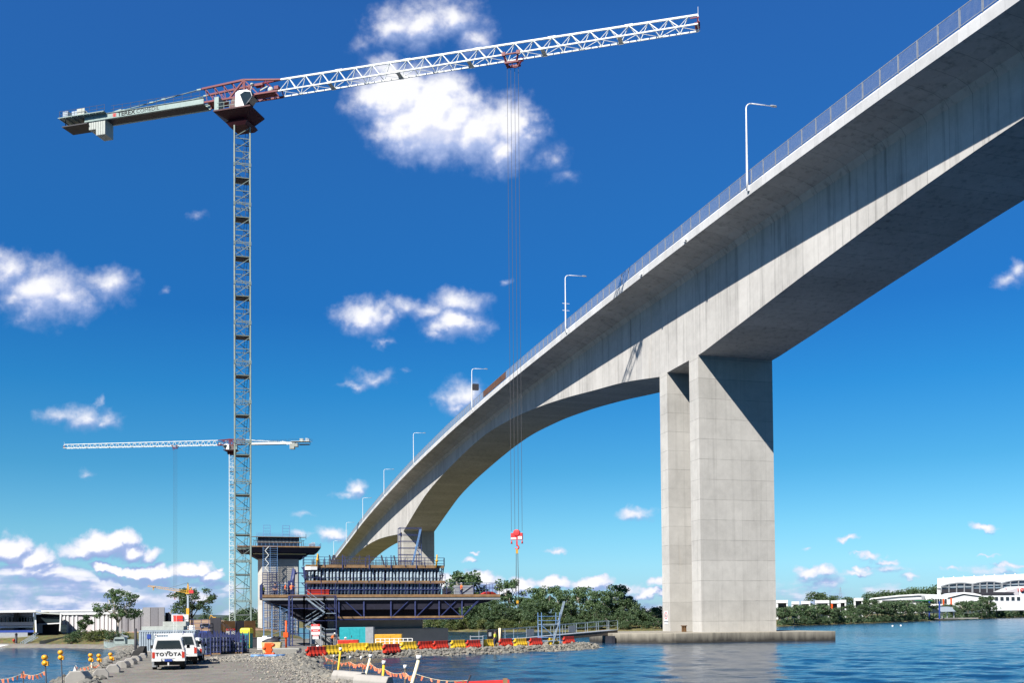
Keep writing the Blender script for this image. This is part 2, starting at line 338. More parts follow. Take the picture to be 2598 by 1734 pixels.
M = dict(
 conc=concrete('bridge_concrete', (.485, .468, .442), axis=tuple(UX), seg=3.1, streak=.55, line=.42),
 pier=concrete('pier_concrete', (.495, .478, .445), lift=2.93, streak=.2, line=.5, axis=tuple(VX), seg=4.02),
 deckc=concrete('parapet_concrete', (.52, .52, .52), axis=tuple(UX), seg=2.7, streak=.16, line=.2),
 foot=concrete('footing_concrete', (.30, .275, .225), streak=.6, tide=(.2, 1.3)),
 newpier=concrete('new_pier_concrete', (.47, .455, .42), lift=1.9, streak=.12, line=.3),
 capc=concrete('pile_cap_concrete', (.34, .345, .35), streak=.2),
 kerb=concrete('kerb_block_concrete', (.36, .345, .32), streak=.45),
 oldc=concrete('weathered_concrete', (.33, .325, .30), streak=.3),
 galv=mat('galvanised_steel', (.50, .53, .56), .45, .6, .1), lampw=mat('lamp_post_white', (.78, .79, .80), .4), rail=mat('screen_steel', (.30, .33, .38), .5, .3),
 mast=mat('mast_green_grey', (.23, .285, .255), .5, 0, .15), jibw=mat('jib_white', (.78, .82, .80), .42, 0, .08), jibg=mat('counter_jib_pale_green', (.27, .36, .345), .45), maroon=mat('crane_shadow_maroon', (.055, .006, .012), .6, 0, .2), gd2=mat('dark_grey_panel', (.185, .185, .21), .7, 0, .08), gd3=mat('light_grey_panel', (.29, .29, .31), .7, 0, .08), red=mat('crane_dark_red', (.16, .013, .026), .5, 0, .2),
 cw=mat('counterweight_grey', (.44, .47, .44), .7), dark=mat('dark_steel', (.035, .035, .045), .6), rope=mat('wire_rope', (.06, .06, .07), .6), black=mat('black_rubber', (.02, .02, .021), .8), white=mat('white_paint', (.80, .80, .79), .35, 0, .05),
 glass=glass('dark_glass'), hookr=mat('hook_red', (.62, .045, .05), .45), yel=mat('yellow_paint', (.60, .33, .03), .5), orange=mat('orange_plastic', (.78, .10, .015), .5), barr=mat('barrier_red_plastic', (.55, .04, .02), .5, 0, .12, 1.2), bary=mat('barrier_yellow_plastic', (.78, .50, .03), .5, 0, .1, 1.2),
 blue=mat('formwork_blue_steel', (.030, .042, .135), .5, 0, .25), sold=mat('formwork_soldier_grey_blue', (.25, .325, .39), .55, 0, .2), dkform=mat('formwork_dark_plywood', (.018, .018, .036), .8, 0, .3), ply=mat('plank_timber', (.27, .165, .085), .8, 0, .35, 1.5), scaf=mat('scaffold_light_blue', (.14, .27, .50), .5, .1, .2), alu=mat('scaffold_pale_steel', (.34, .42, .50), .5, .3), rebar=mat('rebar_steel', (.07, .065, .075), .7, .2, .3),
 brown=mat('brown_hoarding', (.14, .075, .03), .8, 0, .3, 2.0), contg=mat('container_pale_blue_grey', (.36, .43, .50), .5, 0, .15), teal=mat('teal_paint', (.02, .33, .38), .5), grey=mat('grey_paint', (.30, .32, .35), .55), looy=mat('loo_yellow', (.78, .72, .05), .5), loog=mat('loo_green', (.015, .28, .25), .5), signr=mat('sign_red', (.66, .03, .03), .5), signw=mat('sign_white', (.80, .80, .80), .5), cream=mat('yellowed_timber', (.72, .58, .28), .7), pvc=mat('cream_pvc', (.82, .74, .50), .5), flag=mat('flag_orange', (.85, .22, .10), .6), amber=mat('amber_lamp', (.80, .36, .02), .25), skin=mat('skin', (.42, .24, .17), .6), hiviso=mat('hi_vis_orange', (.90, .16, .03), .7), hivisy=mat('hi_vis_yellow', (.72, .75, .06), .7), navy=mat('navy_cloth', (.03, .04, .09), .9), helmet=mat('helmet_white', (.8, .8, .78), .35),
 redw=mat('red_wall_panel', (.62, .03, .02), .6), whw=mat('white_wall', (.74, .76, .77), .6, 0, .05, .5), gw=mat('pale_grey_panel', (.52, .50, .53), .7, 0, .06), gd=mat('mid_grey_panel', (.235, .235, .26), .7, 0, .08), roofw=mat('white_roof_sheet', (.82, .84, .86), .4), navalg=mat('naval_grey', (.30, .36, .35), .5), bark=mat('pale_bark', (.38, .34, .29), .8, 0, .35, 2.0), barkd=mat('dark_bark', (.12, .10, .08), .9, 0, .3, 2.0), navyp=mat('navy_blue_panel', (.03, .07, .33), .5), grass_m=None,
)
M['leaf_g'] = foliage('gum_leaves', (.055, .10, .055), (.115, .185, .095), (.22, .29, .155))
M['leaf_m'] = foliage('mangrove_leaves', (.046, .085, .048), (.095, .155, .080), (.19, .25, .135))
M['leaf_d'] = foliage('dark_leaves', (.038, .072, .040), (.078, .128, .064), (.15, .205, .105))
M['leaf_y'] = foliage('pale_leaves', (.060, .085, .028), (.12, .155, .055), (.22, .23, .10))
M['gravel'] = ground_mat('road_gravel', ((.165, .152, .132), (.228, .212, .186), (.295, .275, .24)), .5)
M['soil'] = ground_mat('bank_soil', ((.07, .075, .03), (.15, .14, .06), (.27, .22, .12)), .25, .4, 3.0)
M['dirt'] = ground_mat('orange_dirt', ((.27, .16, .09), (.40, .27, .17), (.50, .38, .27)), .12, .3, 2.0)
M['rock'] = rocks('rubble_rock', (.19, .185, .165)); M['rockl'] = rocks('gravel_stones', (.25, .24, .215))
# ---------------------------------------------------------------- water
def water():
    m_ = bpy.data.materials.new('river_water'); m_.use_nodes = True; n = NT(m_.node_tree); b = n.n['Principled BSDF']
    pos = n.new('ShaderNodeNewGeometry').outputs['Position']
    sh = n.noise(n.vec('MULTIPLY', pos, (.006, .012, 1)), 1.0, 3.0)
    n.l.new(n.mix(n.mapr(sh, .35, .65), (.002, .026, .078), (.006, .038, .078)), b.inputs['Base Color'])
    b.inputs['Roughness'].default_value = .14; b.inputs['IOR'].default_value = 1.33; b.inputs['Specular IOR Level'].default_value = .5
    a = n.noise(n.vec('MULTIPLY', pos, (.55, 1.0, 1)), .9, 5.0, .62, dist=.4); d = n.noise(n.vec('MULTIPLY', pos, (.6, 1.0, 1)), .16, 3.0, .5)
    ca = n.noise(n.vec('MULTIPLY', pos, (.010, .03, 1)), 1.0, 3.0)
    hgt = n.math('ADD', n.math('MULTIPLY', a, n.mapr(ca, .35, .65, .55, 1.15)), n.math('MULTIPLY', d, .9))
    bn_ = n.new('ShaderNodeBump'); bn_.inputs['Strength'].default_value = 1.0; bn_.inputs['Distance'].default_value = .12
    n.l.new(hgt, bn_.inputs['Height']); n.l.new(bn_.outputs[0], b.inputs['Normal']); return m_
M['water'] = water()
import numpy as np
def river():
    """wind waves as real geometry near the site, a flat sheet beyond"""
    ys = [26.0]
    while ys[-1] < 2500: ys.append(ys[-1]*1.0+max(.32, ys[-1]**1.75*.00026))
    ys = np.array(ys); us = np.linspace(-.62, .66, 760); Y = np.repeat(ys[:, None], len(us), 1); X = us[None, :]*Y
    rs = np.random.RandomState(4); Hh = np.zeros_like(X)
    for k in range(26):
        L = 1.1*1.16**(k % 13)*rs.uniform(.9, 1.1); th = rs.normal(1.15, .55); A = .0105*L**.8*.45
        Hh += A*np.sin((X*np.cos(th)+Y*np.sin(th))*6.283/L+rs.uniform(0, 6.28)+.6*np.sin(X*.11+Y*.07*rs.uniform(-1, 1)+k))
    gust = .55+.45*np.sin(X*.021+1.3*np.sin(Y*.013))*np.sin(Y*.017+.8)
    Hh *= np.clip(gust, .35, 1.1); n = len(us); me = bpy.data.meshes.new('water')
    V_ = np.stack([X, Y, Hh], -1).reshape(-1, 3); idx = np.arange(len(ys)*n).reshape(len(ys), n)
    Q_ = np.stack([idx[:-1, :-1], idx[:-1, 1:], idx[1:, 1:], idx[1:, :-1]], -1).reshape(-1, 4)
    me.vertices.add(len(V_)); me.vertices.foreach_set('co', V_.ravel()); me.loops.add(Q_.size); me.loops.foreach_set('vertex_index', Q_.ravel())
    me.polygons.add(len(Q_)); me.polygons.foreach_set('loop_start', np.arange(0, Q_.size, 4)); me.polygons.foreach_set('loop_total', np.full(len(Q_), 4)); me.polygons.foreach_set('use_smooth', np.ones(len(Q_), bool))
    me.update(); me.validate(); me.materials.append(M['water']); return link(bpy.data.objects.new('water', me))
tag(river(), 'blue rippled river', kind='structure')
wm = MB(); wm.quad((-9000, -400, -.5), (9000, -400, -.5), (9000, 14000, -.5), (-9000, 14000, -.5))
tag(part('water', wm, M['water']), 'river sheet reaching the horizon', kind='structure')
# ---------------------------------------------------------------- land
def inside(p, poly):
    x, y = p; c = False; j = len(poly)-1
    for i in range(len(poly)):
        xi, yi = poly[i]; xj, yj = poly[j]
        if (yi > y) != (yj > y) and x < (xj-xi)*(y-yi)/(yj-yi)+xi: c = not c
        j = i
    return c
def sdist(p, poly):
    x, y = p; best = 1e9
    for i in range(len(poly)):
        ax, ay = poly[i]; bx, by = poly[(i+1) % len(poly)]
        dx, dy = bx-ax, by-ay; L = dx*dx+dy*dy; t = max(0, min(1, ((x-ax)*dx+(y-ay)*dy)/L)) if L else 0
        best = min(best, math.hypot(x-ax-dx*t, y-ay-dy*t))
    return best if inside(p, poly) else -best
def sstep(a, b, x):
    t = max(0, min(1, (x-a)/(b-a))); return t*t*(3-2*t)
SITE = [(-40, -30), (6, -30), (4, 20), (-4.6, 38), (-7.6, 46), (-10.5, 54), (-13.0, 62), (-16.2, 75), (-18.6, 86), (-19.2, 94.5), (-12, 98), (-3, 104), (6, 113), (9.2, 118.5), (8, 122), (2, 127), (-2, 132), (-4, 140), (-14, 150), (-34, 165), (-80, 180), (-80, 150), (-56, 136), (-48, 125), (-41, 108), (-35, 88), (-29.5, 72), (-24.5, 58), (-21.0, 50), (-18.2, 41), (-17, 20)]
def gz0(x, y): return .86 - .36*sstep(62, 96, y)
def gz(x, y):
    d = sdist((x, y), SITE); top = gz0(x, y)
    z = top if d > 0 else top + d*.42
    k = .16*noise.noise(Vector((x*.5, y*.5, 0))) + .05*noise.noise(Vector((x*1.7, y*1.7, 3)))
    return max(-1.6, z + k*(.28 if d > 1.5 else .8))
def gnd(px, py):
    z = .7
    for _ in range(6):
        p = on(px, py, z); z = gz0(p.x, p.y)
    return on(px, py, z)
def field(name, x0, x1, y0, y1, step, fn, mt, label, keep=-1.5):
    nx, ny = int((x1-x0)/step)+1, int((y1-y0)/step)+1; mb = MB(); zz = {}
    for j in range(ny):
        for i in range(nx): x, y = x0+i*step, y0+j*step; zz[i, j] = fn(x, y); mb.v.append((x, y, zz[i, j]))
    for j in range(ny-1):
        for i in range(nx-1):
            if max(zz[i, j], zz[i+1, j], zz[i, j+1], zz[i+1, j+1]) > keep: mb.f.append((j*nx+i, j*nx+i+1, (j+1)*nx+i+1, (j+1)*nx+i)); mb.sm.append(True)
    return tag(part(name, mb, mt), label, kind='structure')
field('ground', -84, 20, -6, 182, .8, gz, M['gravel'], 'gravel causeway and work site')
# left bank with the boat ramp, and the cleared orange dirt behind the site
LBANK = [(-400, 175), (-140, 158), (-76, 148), (-60, 138.5), (-54, 134), (-52, 140), (-60, 155), (-50, 172), (-40, 190), (-46, 215), (-62, 260), (-80, 320), (-105, 390), (-140, 470), (-300, 640), (-700, 700), (-700, 175)]
def lz(x, y):
    d = sdist((x, y), LBANK); n_ = noise.noise(Vector((x*.09, y*.09, 1)))
    if d < 0: return max(-2, .1 + d*.35)
    z = min(1.6, .1+d*.30) + .25*n_*min(1, d/6)
    return z + .9*sstep(250, 420, y) + 1.6*sstep(330, 470, y)*sstep(-75, -118, x)*sstep(-170, -125, x)
field('left_bank', -420, -34, 128, 700, 4.0, lz, M['soil'], 'grassy bank left of the site')
def dz(x, y): return lz(x, y)+.12 if (sdist((x, y), DIRT) > 0) else -3
DIRT = [(-74, 168), (-50, 176), (-46, 200), (-70, 262), (-92, 330), (-112, 392), (-132, 470), (-190, 480), (-160, 380), (-118, 260), (-90, 200)]
field('cleared_dirt', -200, -40, 164, 484, 3.0, dz, M['dirt'], 'cleared orange dirt behind the crane', -1)
# far bank
BP = [on(*p, 0) for p in ((1985, 1590.5), (2100, 1586.5), (2300, 1579), (2450, 1573), (2598, 1567.5), (2720, 1563.5))]
FB = [(-150, 470), (-75, 410), (-40, 320), (-14, 264), (12, 248), (38.8, 242)] + [(p.x, p.y) for p in BP] + [(3000, 3000), (3000, 6000), (-3000, 6000), (-1200, 900), (-400, 700)]
def fz(x, y):
    d = sdist((x, y), FB)
    if d < 0: return max(-2, .15+d*.2)
    return min(1.8, .15+d*.16) + .3*noise.noise(Vector((x*.05, y*.05, 5)))*min(1, d/8) + 2.0*sstep(60, 240, d)
field('far_bank', -160, 760, 236, 1300, 7.0, fz, M['soil'], 'far river bank')
hb = MB()
pts = []
for i in range(81):
    x = -4200+i*105; h = 16+14*noise.noise(Vector((x*.0012, 0, 2)))+7*noise.noise(Vector((x*.006, 0, 4))); pts.append((x, h))
hb.v = [(x, 2600+.12*abs(x), -1) for x, h in pts] + [(x, 2760+.12*abs(x), h) for x, h in pts] + [(x, 3600+.12*abs(x), h*.8) for x, h in pts]
for i in range(80):
    hb.f += [(i, i+1, 82+i, 81+i), (81+i, 82+i, 163+i, 162+i)]; hb.sm += [True, True]
tag(part('hills', hb, mat('far_wooded_hills', (.045, .065, .055), .9, 0, .5, .02)), 'low wooded hills on the horizon', kind='structure')
# ---------------------------------------------------------------- rubble and gravel stones (uncountable)
def stone(mb, c, r, R):
    ico = [(0, 0, 1), (.9, 0, .3), (.28, .85, .3), (-.72, .52, .3), (-.72, -.52, .3), (.28, -.85, .3), (.72, .52, -.4), (-.28, .85, -.4), (-.9, 0, -.4), (-.28, -.85, -.4), (.72, -.52, -.4)]
    fs = [(0, 1, 2), (0, 2, 3), (0, 3, 4), (0, 4, 5), (0, 5, 1), (1, 6, 2), (2, 6, 7), (2, 7, 3), (3, 7, 8), (3, 8, 4), (4, 8, 9), (4, 9, 5), (5, 9, 10), (5, 10, 1), (1, 10, 6)]
    a = R.random()*6.28; sx, sy, sz = r*R.uniform(.7, 1.3), r*R.uniform(.7, 1.3), r*R.uniform(.5, .9); vs = []
    for x, y, z in ico:
        k = R.uniform(.8, 1.15); x, y, z = x*sx*k, y*sy*k, z*sz*k
        vs.append((c[0]+x*math.cos(a)-y*math.sin(a), c[1]+x*math.sin(a)+y*math.cos(a), c[2]+z))
    mb.add(vs, fs)
R = random.Random(3); rb = MB(); rl = MB()
n_ = 0
while n_ < 15000:                                         # armour rock on every slope of the causeway
    x, y = R.uniform(-50, 13), R.uniform(30, 135)
    d = sdist((x, y), SITE)
    if not (-2.6 < d < .45): continue
    if y > 122 and x < -3: continue
    r = R.choice([.07, .1, .13, .17, .23]) * (1.0 if y < 80 else 1.15)
    if R.random() < .02: r *= 1.7
    z = gz(x, y)
    if z < -.35: continue
    stone(rb, (x, y, z+r*.15), r, R); n_ += 1
for _ in range(5200):                                    # loose pale stones spilled along the right edge of the road
    y = 37+62*R.random()**1.3; t = abs(R.gauss(0, 1))
    xs = [(37, -4.8), (46, -7.8), (54, -10.6), (62, -13.1), (75, -16.4), (86, -18.7), (100, -19)]
    for (ya, xa), (yb, xb) in zip(xs, xs[1:]):
        if ya <= y <= yb: xe = xa+(xb-xa)*(y-ya)/(yb-ya); break
    x = xe - t*1.5 + .4
    stone(rl, (x, y, gz(x, y)+.02), R.uniform(.03, .09), R)
for _ in range(1500):
    y = R.uniform(70, 98); x = R.uniform(-25, -17); stone(rl, (x, y, gz(x, y)+.02), R.uniform(.05, .16), R)
tag(part('rubble', rb, M['rock']), 'grey rock rubble along the waterline', kind='stuff')
tag(part('loose_stones', rl, M['rockl']), 'pale loose stones beside the gravel road', kind='stuff')
# ---------------------------------------------------------------- the existing bridge
P0 = at(1780.8, 1606.7, 142.7); B0 = Vector((P0.x, P0.y, 0))
def bp(s, v, z): return B0 + UX*s + VX*v + Vector((0, 0, z))
def smooth_curve(pts):
    xs = [p[0] for p in pts]; ys = [p[1] for p in pts]; n = len(xs)
    d = [(ys[i+1]-ys[i])/(xs[i+1]-xs[i]) for i in range(n-1)]
    m_ = [d[0]] + [0 if d[i-1]*d[i] <= 0 else 2*d[i-1]*d[i]/(d[i-1]+d[i]) for i in range(1, n-1)] + [d[-1]]
    def f(x):
        if x <= xs[0]: return ys[0]+m_[0]*(x-xs[0])
        if x >= xs[-1]: return ys[-1]+m_[-1]*(x-xs[-1])
        i = 0
        while x > xs[i+1]: i += 1
        h = xs[i+1]-xs[i]; t = (x-xs[i])/h
        return ys[i]*(2*t**3-3*t*t+1)+h*m_[i]*(t**3-2*t*t+t)+ys[i+1]*(-2*t**3+3*t*t)+h*m_[i+1]*(t**3-t*t)
    return f
DK = smooth_curve([(-150, 47.4), (-100, 50.6), (-66, 52.4), (-46, 53.45), (-24, 54.3), (7, 55.05), (45, 55.65), (90, 56.0), (130, 55.75), (170, 54.95), (200, 54.1), (256, 51.6), (319, 47.8), (381, 42.8), (414, 40.2), (455, 37.0), (520, 31.8)])
SF = smooth_curve([(-150, 42.0), (-110, 45.4), (-80, 46.4), (-61, 46.1), (-48, 45.5), (-38, 44.75), (-27, 43.85), (-14, 42.6), (-.8, 41.36)])
SM = smooth_curve([(13.3, 41.38), (28.2, 43.9), (41.7, 45.6), (57.5, 47.6), (77, 49.6), (98.5, 51.1), (120, 51.7), (135, 51.3), (148, 50.6), (167.7, 49.2), (181, 48.1), (202, 45.7), (221.7, 42.1), (237, 39.0), (247, 37.0)])
SR = smooth_curve([(260.2, 36.9), (278.5, 37.8), (296.5, 38.55), (316, 39.0), (333, 39.05), (349, 38.8), (371.6, 38.0), (401, 36.4), (416, 35.4), (455, 32.2), (520, 27.0)])
def soff(s):
    if s <= -.8: return SF(s)
    if s < 13.3: return 41.37
    if s <= 247: return SM(s)
    if s < 260.2: return 36.95
    return SR(s)
S = [-148, -140, -130, -120] + [-110+3*i for i in range(37)] + [0, 2.9, 6.7, 10.5, 13.2] + [16+4*i for i in range(58)] + [247, 249.8, 257.4, 260.2] + [264+6*i for i in range(43)]
S = sorted(set(S))
br = thing('concrete_bridge', (P0.x, P0.y, 0), 'finished pale concrete box girder bridge arching high over the river', 'bridge')
rings = []
for s in S:
    D, Z = DK(s), soff(s); sec = [(-5, D+.4), (-5, D), (-3.4, D-.18), (-1.7, D-.5), (-.5, D-1.0), (0, D-1.7), (0, Z), (12, Z), (12, D-1.7), (12.5, D-1.0), (13.7, D-.5), (15.4, D-.18), (17, D), (17, D+.4)]
    rings.append([bp(s, v, z) for v, z in sec])
part('box_girder', MB().loft(rings), M['conc'], br)
for sg, v0 in ((-1, -5), (1, 17)):
    rings = [[bp(s, v0+sg*a, DK(s)+z) for a, z in ((.14, -.06), (.14, 1.0), (-.10, 1.32), (-.34, 1.32), (-.36, .404), (.004, .404), (.004, -.06))] for s in S]
    part('parapet', MB().loft(rings if sg < 0 else [r[::-1] for r in rings]), M['deckc'], br)
    ra = MB(); rs = MB()
    s = -100.0
    while s < 455:                                       # safety screen: posts, rails and thin bars
        p = bp(s, v0, DK(s)); ra.box(p+Vector((0, 0, 2.15)), (.09, .13, 1.72), (UX, VX, Vector((0, 0, 1))))
        s2 = s+2.7; q = bp(s2, v0, DK(s2))
        for h in (1.42, 2.98): ra.bar(p+Vector((0, 0, h)), q+Vector((0, 0, h)), .06)
        if sg < 0 or s < 60:
            nb = 20 if s < 40 else (10 if s < 140 else 5)
            for k in range(1, nb):
                c = p.lerp(q, k/nb); wd = .018 if s < 40 else (.03 if s < 140 else .05)
                rs.bar(c+Vector((0, 0, 1.42)), c+Vector((0, 0, 2.98)), wd)
        s = s2
    rl_ = part('railing', ra, M['rail'], br); part('railing_bars', rs, M['rail'], rl_)
sp_ = MB()
sp_.prism([bp(84, -5.1, DK(84)+1.45), bp(104, -5.1, DK(104)+1.45), bp(104, -5.1, DK(104)+2.95), bp(84, -5.1, DK(84)+2.95)], VX*.05)
part('screen_panel', sp_, mat('brown_screen_cloth', (.11, .055, .035), .8, 0, .3, 1.0), br, label='brown cloth panel tied to the railing')
for s0, zt in ((0, 41.37), (247, 36.95)):
    for a, b in ((0, 2.9), (10.5, 13.2)):
        if s0: a, b = a-.1, b
        rr = [[bp(s0+a, 0, z), bp(s0+a, 12, z), bp(s0+b, 12, z), bp(s0+b, 0, z)] for z in (-1.5, .8)]
        part('pier_blade', MB().loft([[bp(s0+a, -.012, z), bp(s0+a-.012, 12.012, z), bp(s0+b, 12.012, z), bp(s0+b+.012, -.012, z)] for z in (-2, zt+.3)]), M['pier'], br)
    c0 = 6.6+s0
    F1 = [(-9.5, -10.5), (-9.5, 30.5), (-2, 36), (15, 36), (22, 30.5), (22, -10.5), (15, -16), (-2, -16)] if s0 else [(-4.7, -6.3), (-4.7, 18.8), (17.9, 18.8), (17.9, -6.3), (11.4, -12.9), (1.8, -12.9)]
    zt_ = 1.38
    part('footing', MB().prism([bp(s0+s, v, zt_) for s, v in F1], (0, 0, -4)), M['foot'], br, bevel=.06)
# near-side approach pier, behind the photographer
part('pier_blade', MB().loft([[bp(-146, 0, z), bp(-146, 12, z), bp(-142, 12, z), bp(-142, 0, z)] for z in (-2, 42.6)]), M['pier'], br)
# speed sign on the left blade, and a small box at its foot
sgn = thing('speed_sign', bp(11.8, 0, 3.4), 'white board with a red ringed number six low on the farther pier leg', 'sign')
pA = bp(11.85, -.03, 0); ax = (UX, VX, Vector((0, 0, 1)))
def onblade(u_, z, t=.02): return Vector((pA.x, pA.y, z)) + UX*u_ - VX*t
part('board', MB().box(onblade(0, 3.75), (1.3, .03, 1.55), ax), M['signw'], sgn)
rg = MB(); n = 24
o_ = [[onblade(math.cos(2*math.pi*k/n)*r, 3.78+math.sin(2*math.pi*k/n)*r, .05) for k in range(n)] for r in (.56, .43)]
rg.add(o_[0]+o_[1], [(k, (k+1) % n, n+(k+1) % n, n+k) for k in range(n)]); part('ring', rg, M['signr'], sgn)
Rm = Matrix((-UX, Vector((0, 0, 1)), -VX)).transposed().to_4x4(); Rm.translation = onblade(0, 3.78, .055)-PM[sgn.name].translation
text('numeral', '6', .78, Rm, M['black'], sgn, bold=.02)
part('lower_board', MB().box(onblade(0, 2.62), (1.3, .03, .34), ax), M['signw'], sgn); part('bar', MB().box(onblade(0, 2.84, .035), (1.3, .03, .16), ax), M['grey'], sgn)
jb = MB(); 
for k in range(2): jb.box(bp(4.6+k*.7, -.4, 1.38+.42), (.3, .3, .84), ax)
jb.box(bp(4.95, -.4, 2.28), (1.3, .4, .12), ax)
solo('junction_box', jb, M['brown'], 'small brown box between the pier legs on the footing', 'box')
# street lamps along the bridge edge
LS = [(-24, 'standing well clear of the pier on the nearer deck'), (42.2, 'over the river pier with two small cross bars'), (114.4, 'carrying a small dark box'), (195.9, 'just past the crest of the bridge'), (259.8, 'above the far pier'), (322.8, 'first beyond the far pier'), (386.9, 'second beyond the far pier'), (448.8, 'last one, just above the rebar')]
for i, (s, d) in enumerate(LS):
    p = bp(s, -5.35, DK(s)+.55)
    L = thing('street_lamp', p, 'white bridge street lamp '+d, 'street lamp', 'street lamps along the bridge')
    Z = Vector((0, 0, 1)); H_ = 10.6; up = []
    pts = [p, p+Z*1.5, p+Z*5.5, p+Z*(H_-.7)] + [p+Z*(H_-.7+.7*math.sin(a))+VX*(.7*(1-math.cos(a))) for a in (.4, .8, 1.2, math.pi/2)]
    part('pole', MB().tube(pts, [.14, .14, .11, .085, .08, .075, .07, .07], 8), M['lampw'], L)
    part('arm', MB().tube([p+Z*H_+VX*.7, p+Z*(H_+.08)+VX*3.3], [.07, .05], 8), M['lampw'], L)
    hd = MB().loft([[p+Z*(H_+.08+b)+VX*(3.3+t)+UX*a for a, b in ((-w_, 0), (-w_*.6, .12), (w_*.6, .12), (w_, 0), (w_*.5, -.07), (-w_*.5, -.07))] for t, w_ in ((0, .08), (.25, .17), (.65, .16), (.85, .05))])
    part('luminaire', hd, M['grey'], L)
    part('bracket', MB().box(p+Z*.1+VX*.15, (.4, .35, .5), ax).box(p+Z*.4+VX*.2, (.3, .3, .3), ax), M['lampw'], L)
    if i == 1: [part('cross_bar', MB().bar(p+Z*h_-VX*.6, p+Z*h_+VX*.75, .07), M['lampw'], L) for h_ in (4.0, 5.3)]
    if i == 2: part('equipment_box', MB().box(p+Z*5.9+VX*.95, (.9, 1.5, 1.5), ax).bar(p+Z*6.2, p+Z*6.2+VX*.4, .1), M['dark'], L)
for k, s in enumerate((-7, 8)):                          # small floodlights and drains under the fascia
    q = bp(s, -5.3, DK(s)+.35)
    solo('floodlight', MB().box(q, (.6, .3, .22), ax).box(q-VX*.05+Vector((0, 0, -.2)), (.3, .25, .25), ax).bar(q, q+VX*.3, .08), M['lampw'], ('nearer' if k == 0 else 'farther')+' small white floodlight on the bridge edge over the pier', 'floodlight', 'floodlights on the bridge edge')

# ---------------------------------------------------------------- tower cranes
def lattice_mast(mb, o, a, b, w, z0, z1, sec, leg, nd=3, plat=None, lad=None):
    Z = Vector((0, 0, 1)); C_ = [(-1, -1), (1, -1), (1, 1), (-1, 1)]; h = w/2
    P_ = lambda c, z: o + a*(c[0]*h) + b*(c[1]*h) + Z*z
    for c in C_: mb.bar(P_(c, z0), P_(c, z1), leg)
    z = z0; st = sec/nd; k = 0
    while z < z1-.3:
        zt = min(z+st, z1)
        for i in range(4):
            c, d = C_[i], C_[(i+1) % 4]
            mb.bar(P_(c, z), P_(d, z), leg*.5)
            if i % 2 == 0: mb.bar(P_(c, z+.12), P_(d, zt-.12), leg*.42)
            else: mb.bar(P_(d, z+.12), P_(c, zt-.12), leg*.42)
        if k % nd == 0:
            for c in C_: mb.box(P_(c, z), (leg*1.5, leg*1.5, .55), (a, b, Z))
            for i in range(4): mb.bar(P_(C_[i], z+.22), P_(C_[(i+1) % 4], z+.22), leg*.45)
            if plat is not None and z > z0+1:
                zp = z-2.0 if z-2 > z0 else z
                pm = MB(); plat.append(pm); pm.box(o+Z*zp, (w*.86, w*.8, .06), (a, b, Z))
                for sd in (-1, 1): pm.bar(o+a*(-h*.9)+b*(sd*h*.8)+Z*(zp+.12), o+a*(h*.9)+b*(sd*h*.8)+Z*(zp+.12), .14)
        if lad is not None:
            for dx in (-.2, .2): lad.bar(o+a*(.15+dx+(k % nd)*.2)+b*.3+Z*z, o+a*(.35+dx+(k % nd)*.2)+b*.3+Z*zt, .045)
            for r_ in range(4): lad.bar(o+a*(-.05+(k % nd)*.2+.05*r_)+b*.3+Z*(z+r_*st/4), o+a*(.35+(k % nd)*.2+.05*r_)+b*.3+Z*(z+r_*st/4), .03)
        z = zt; k += 1
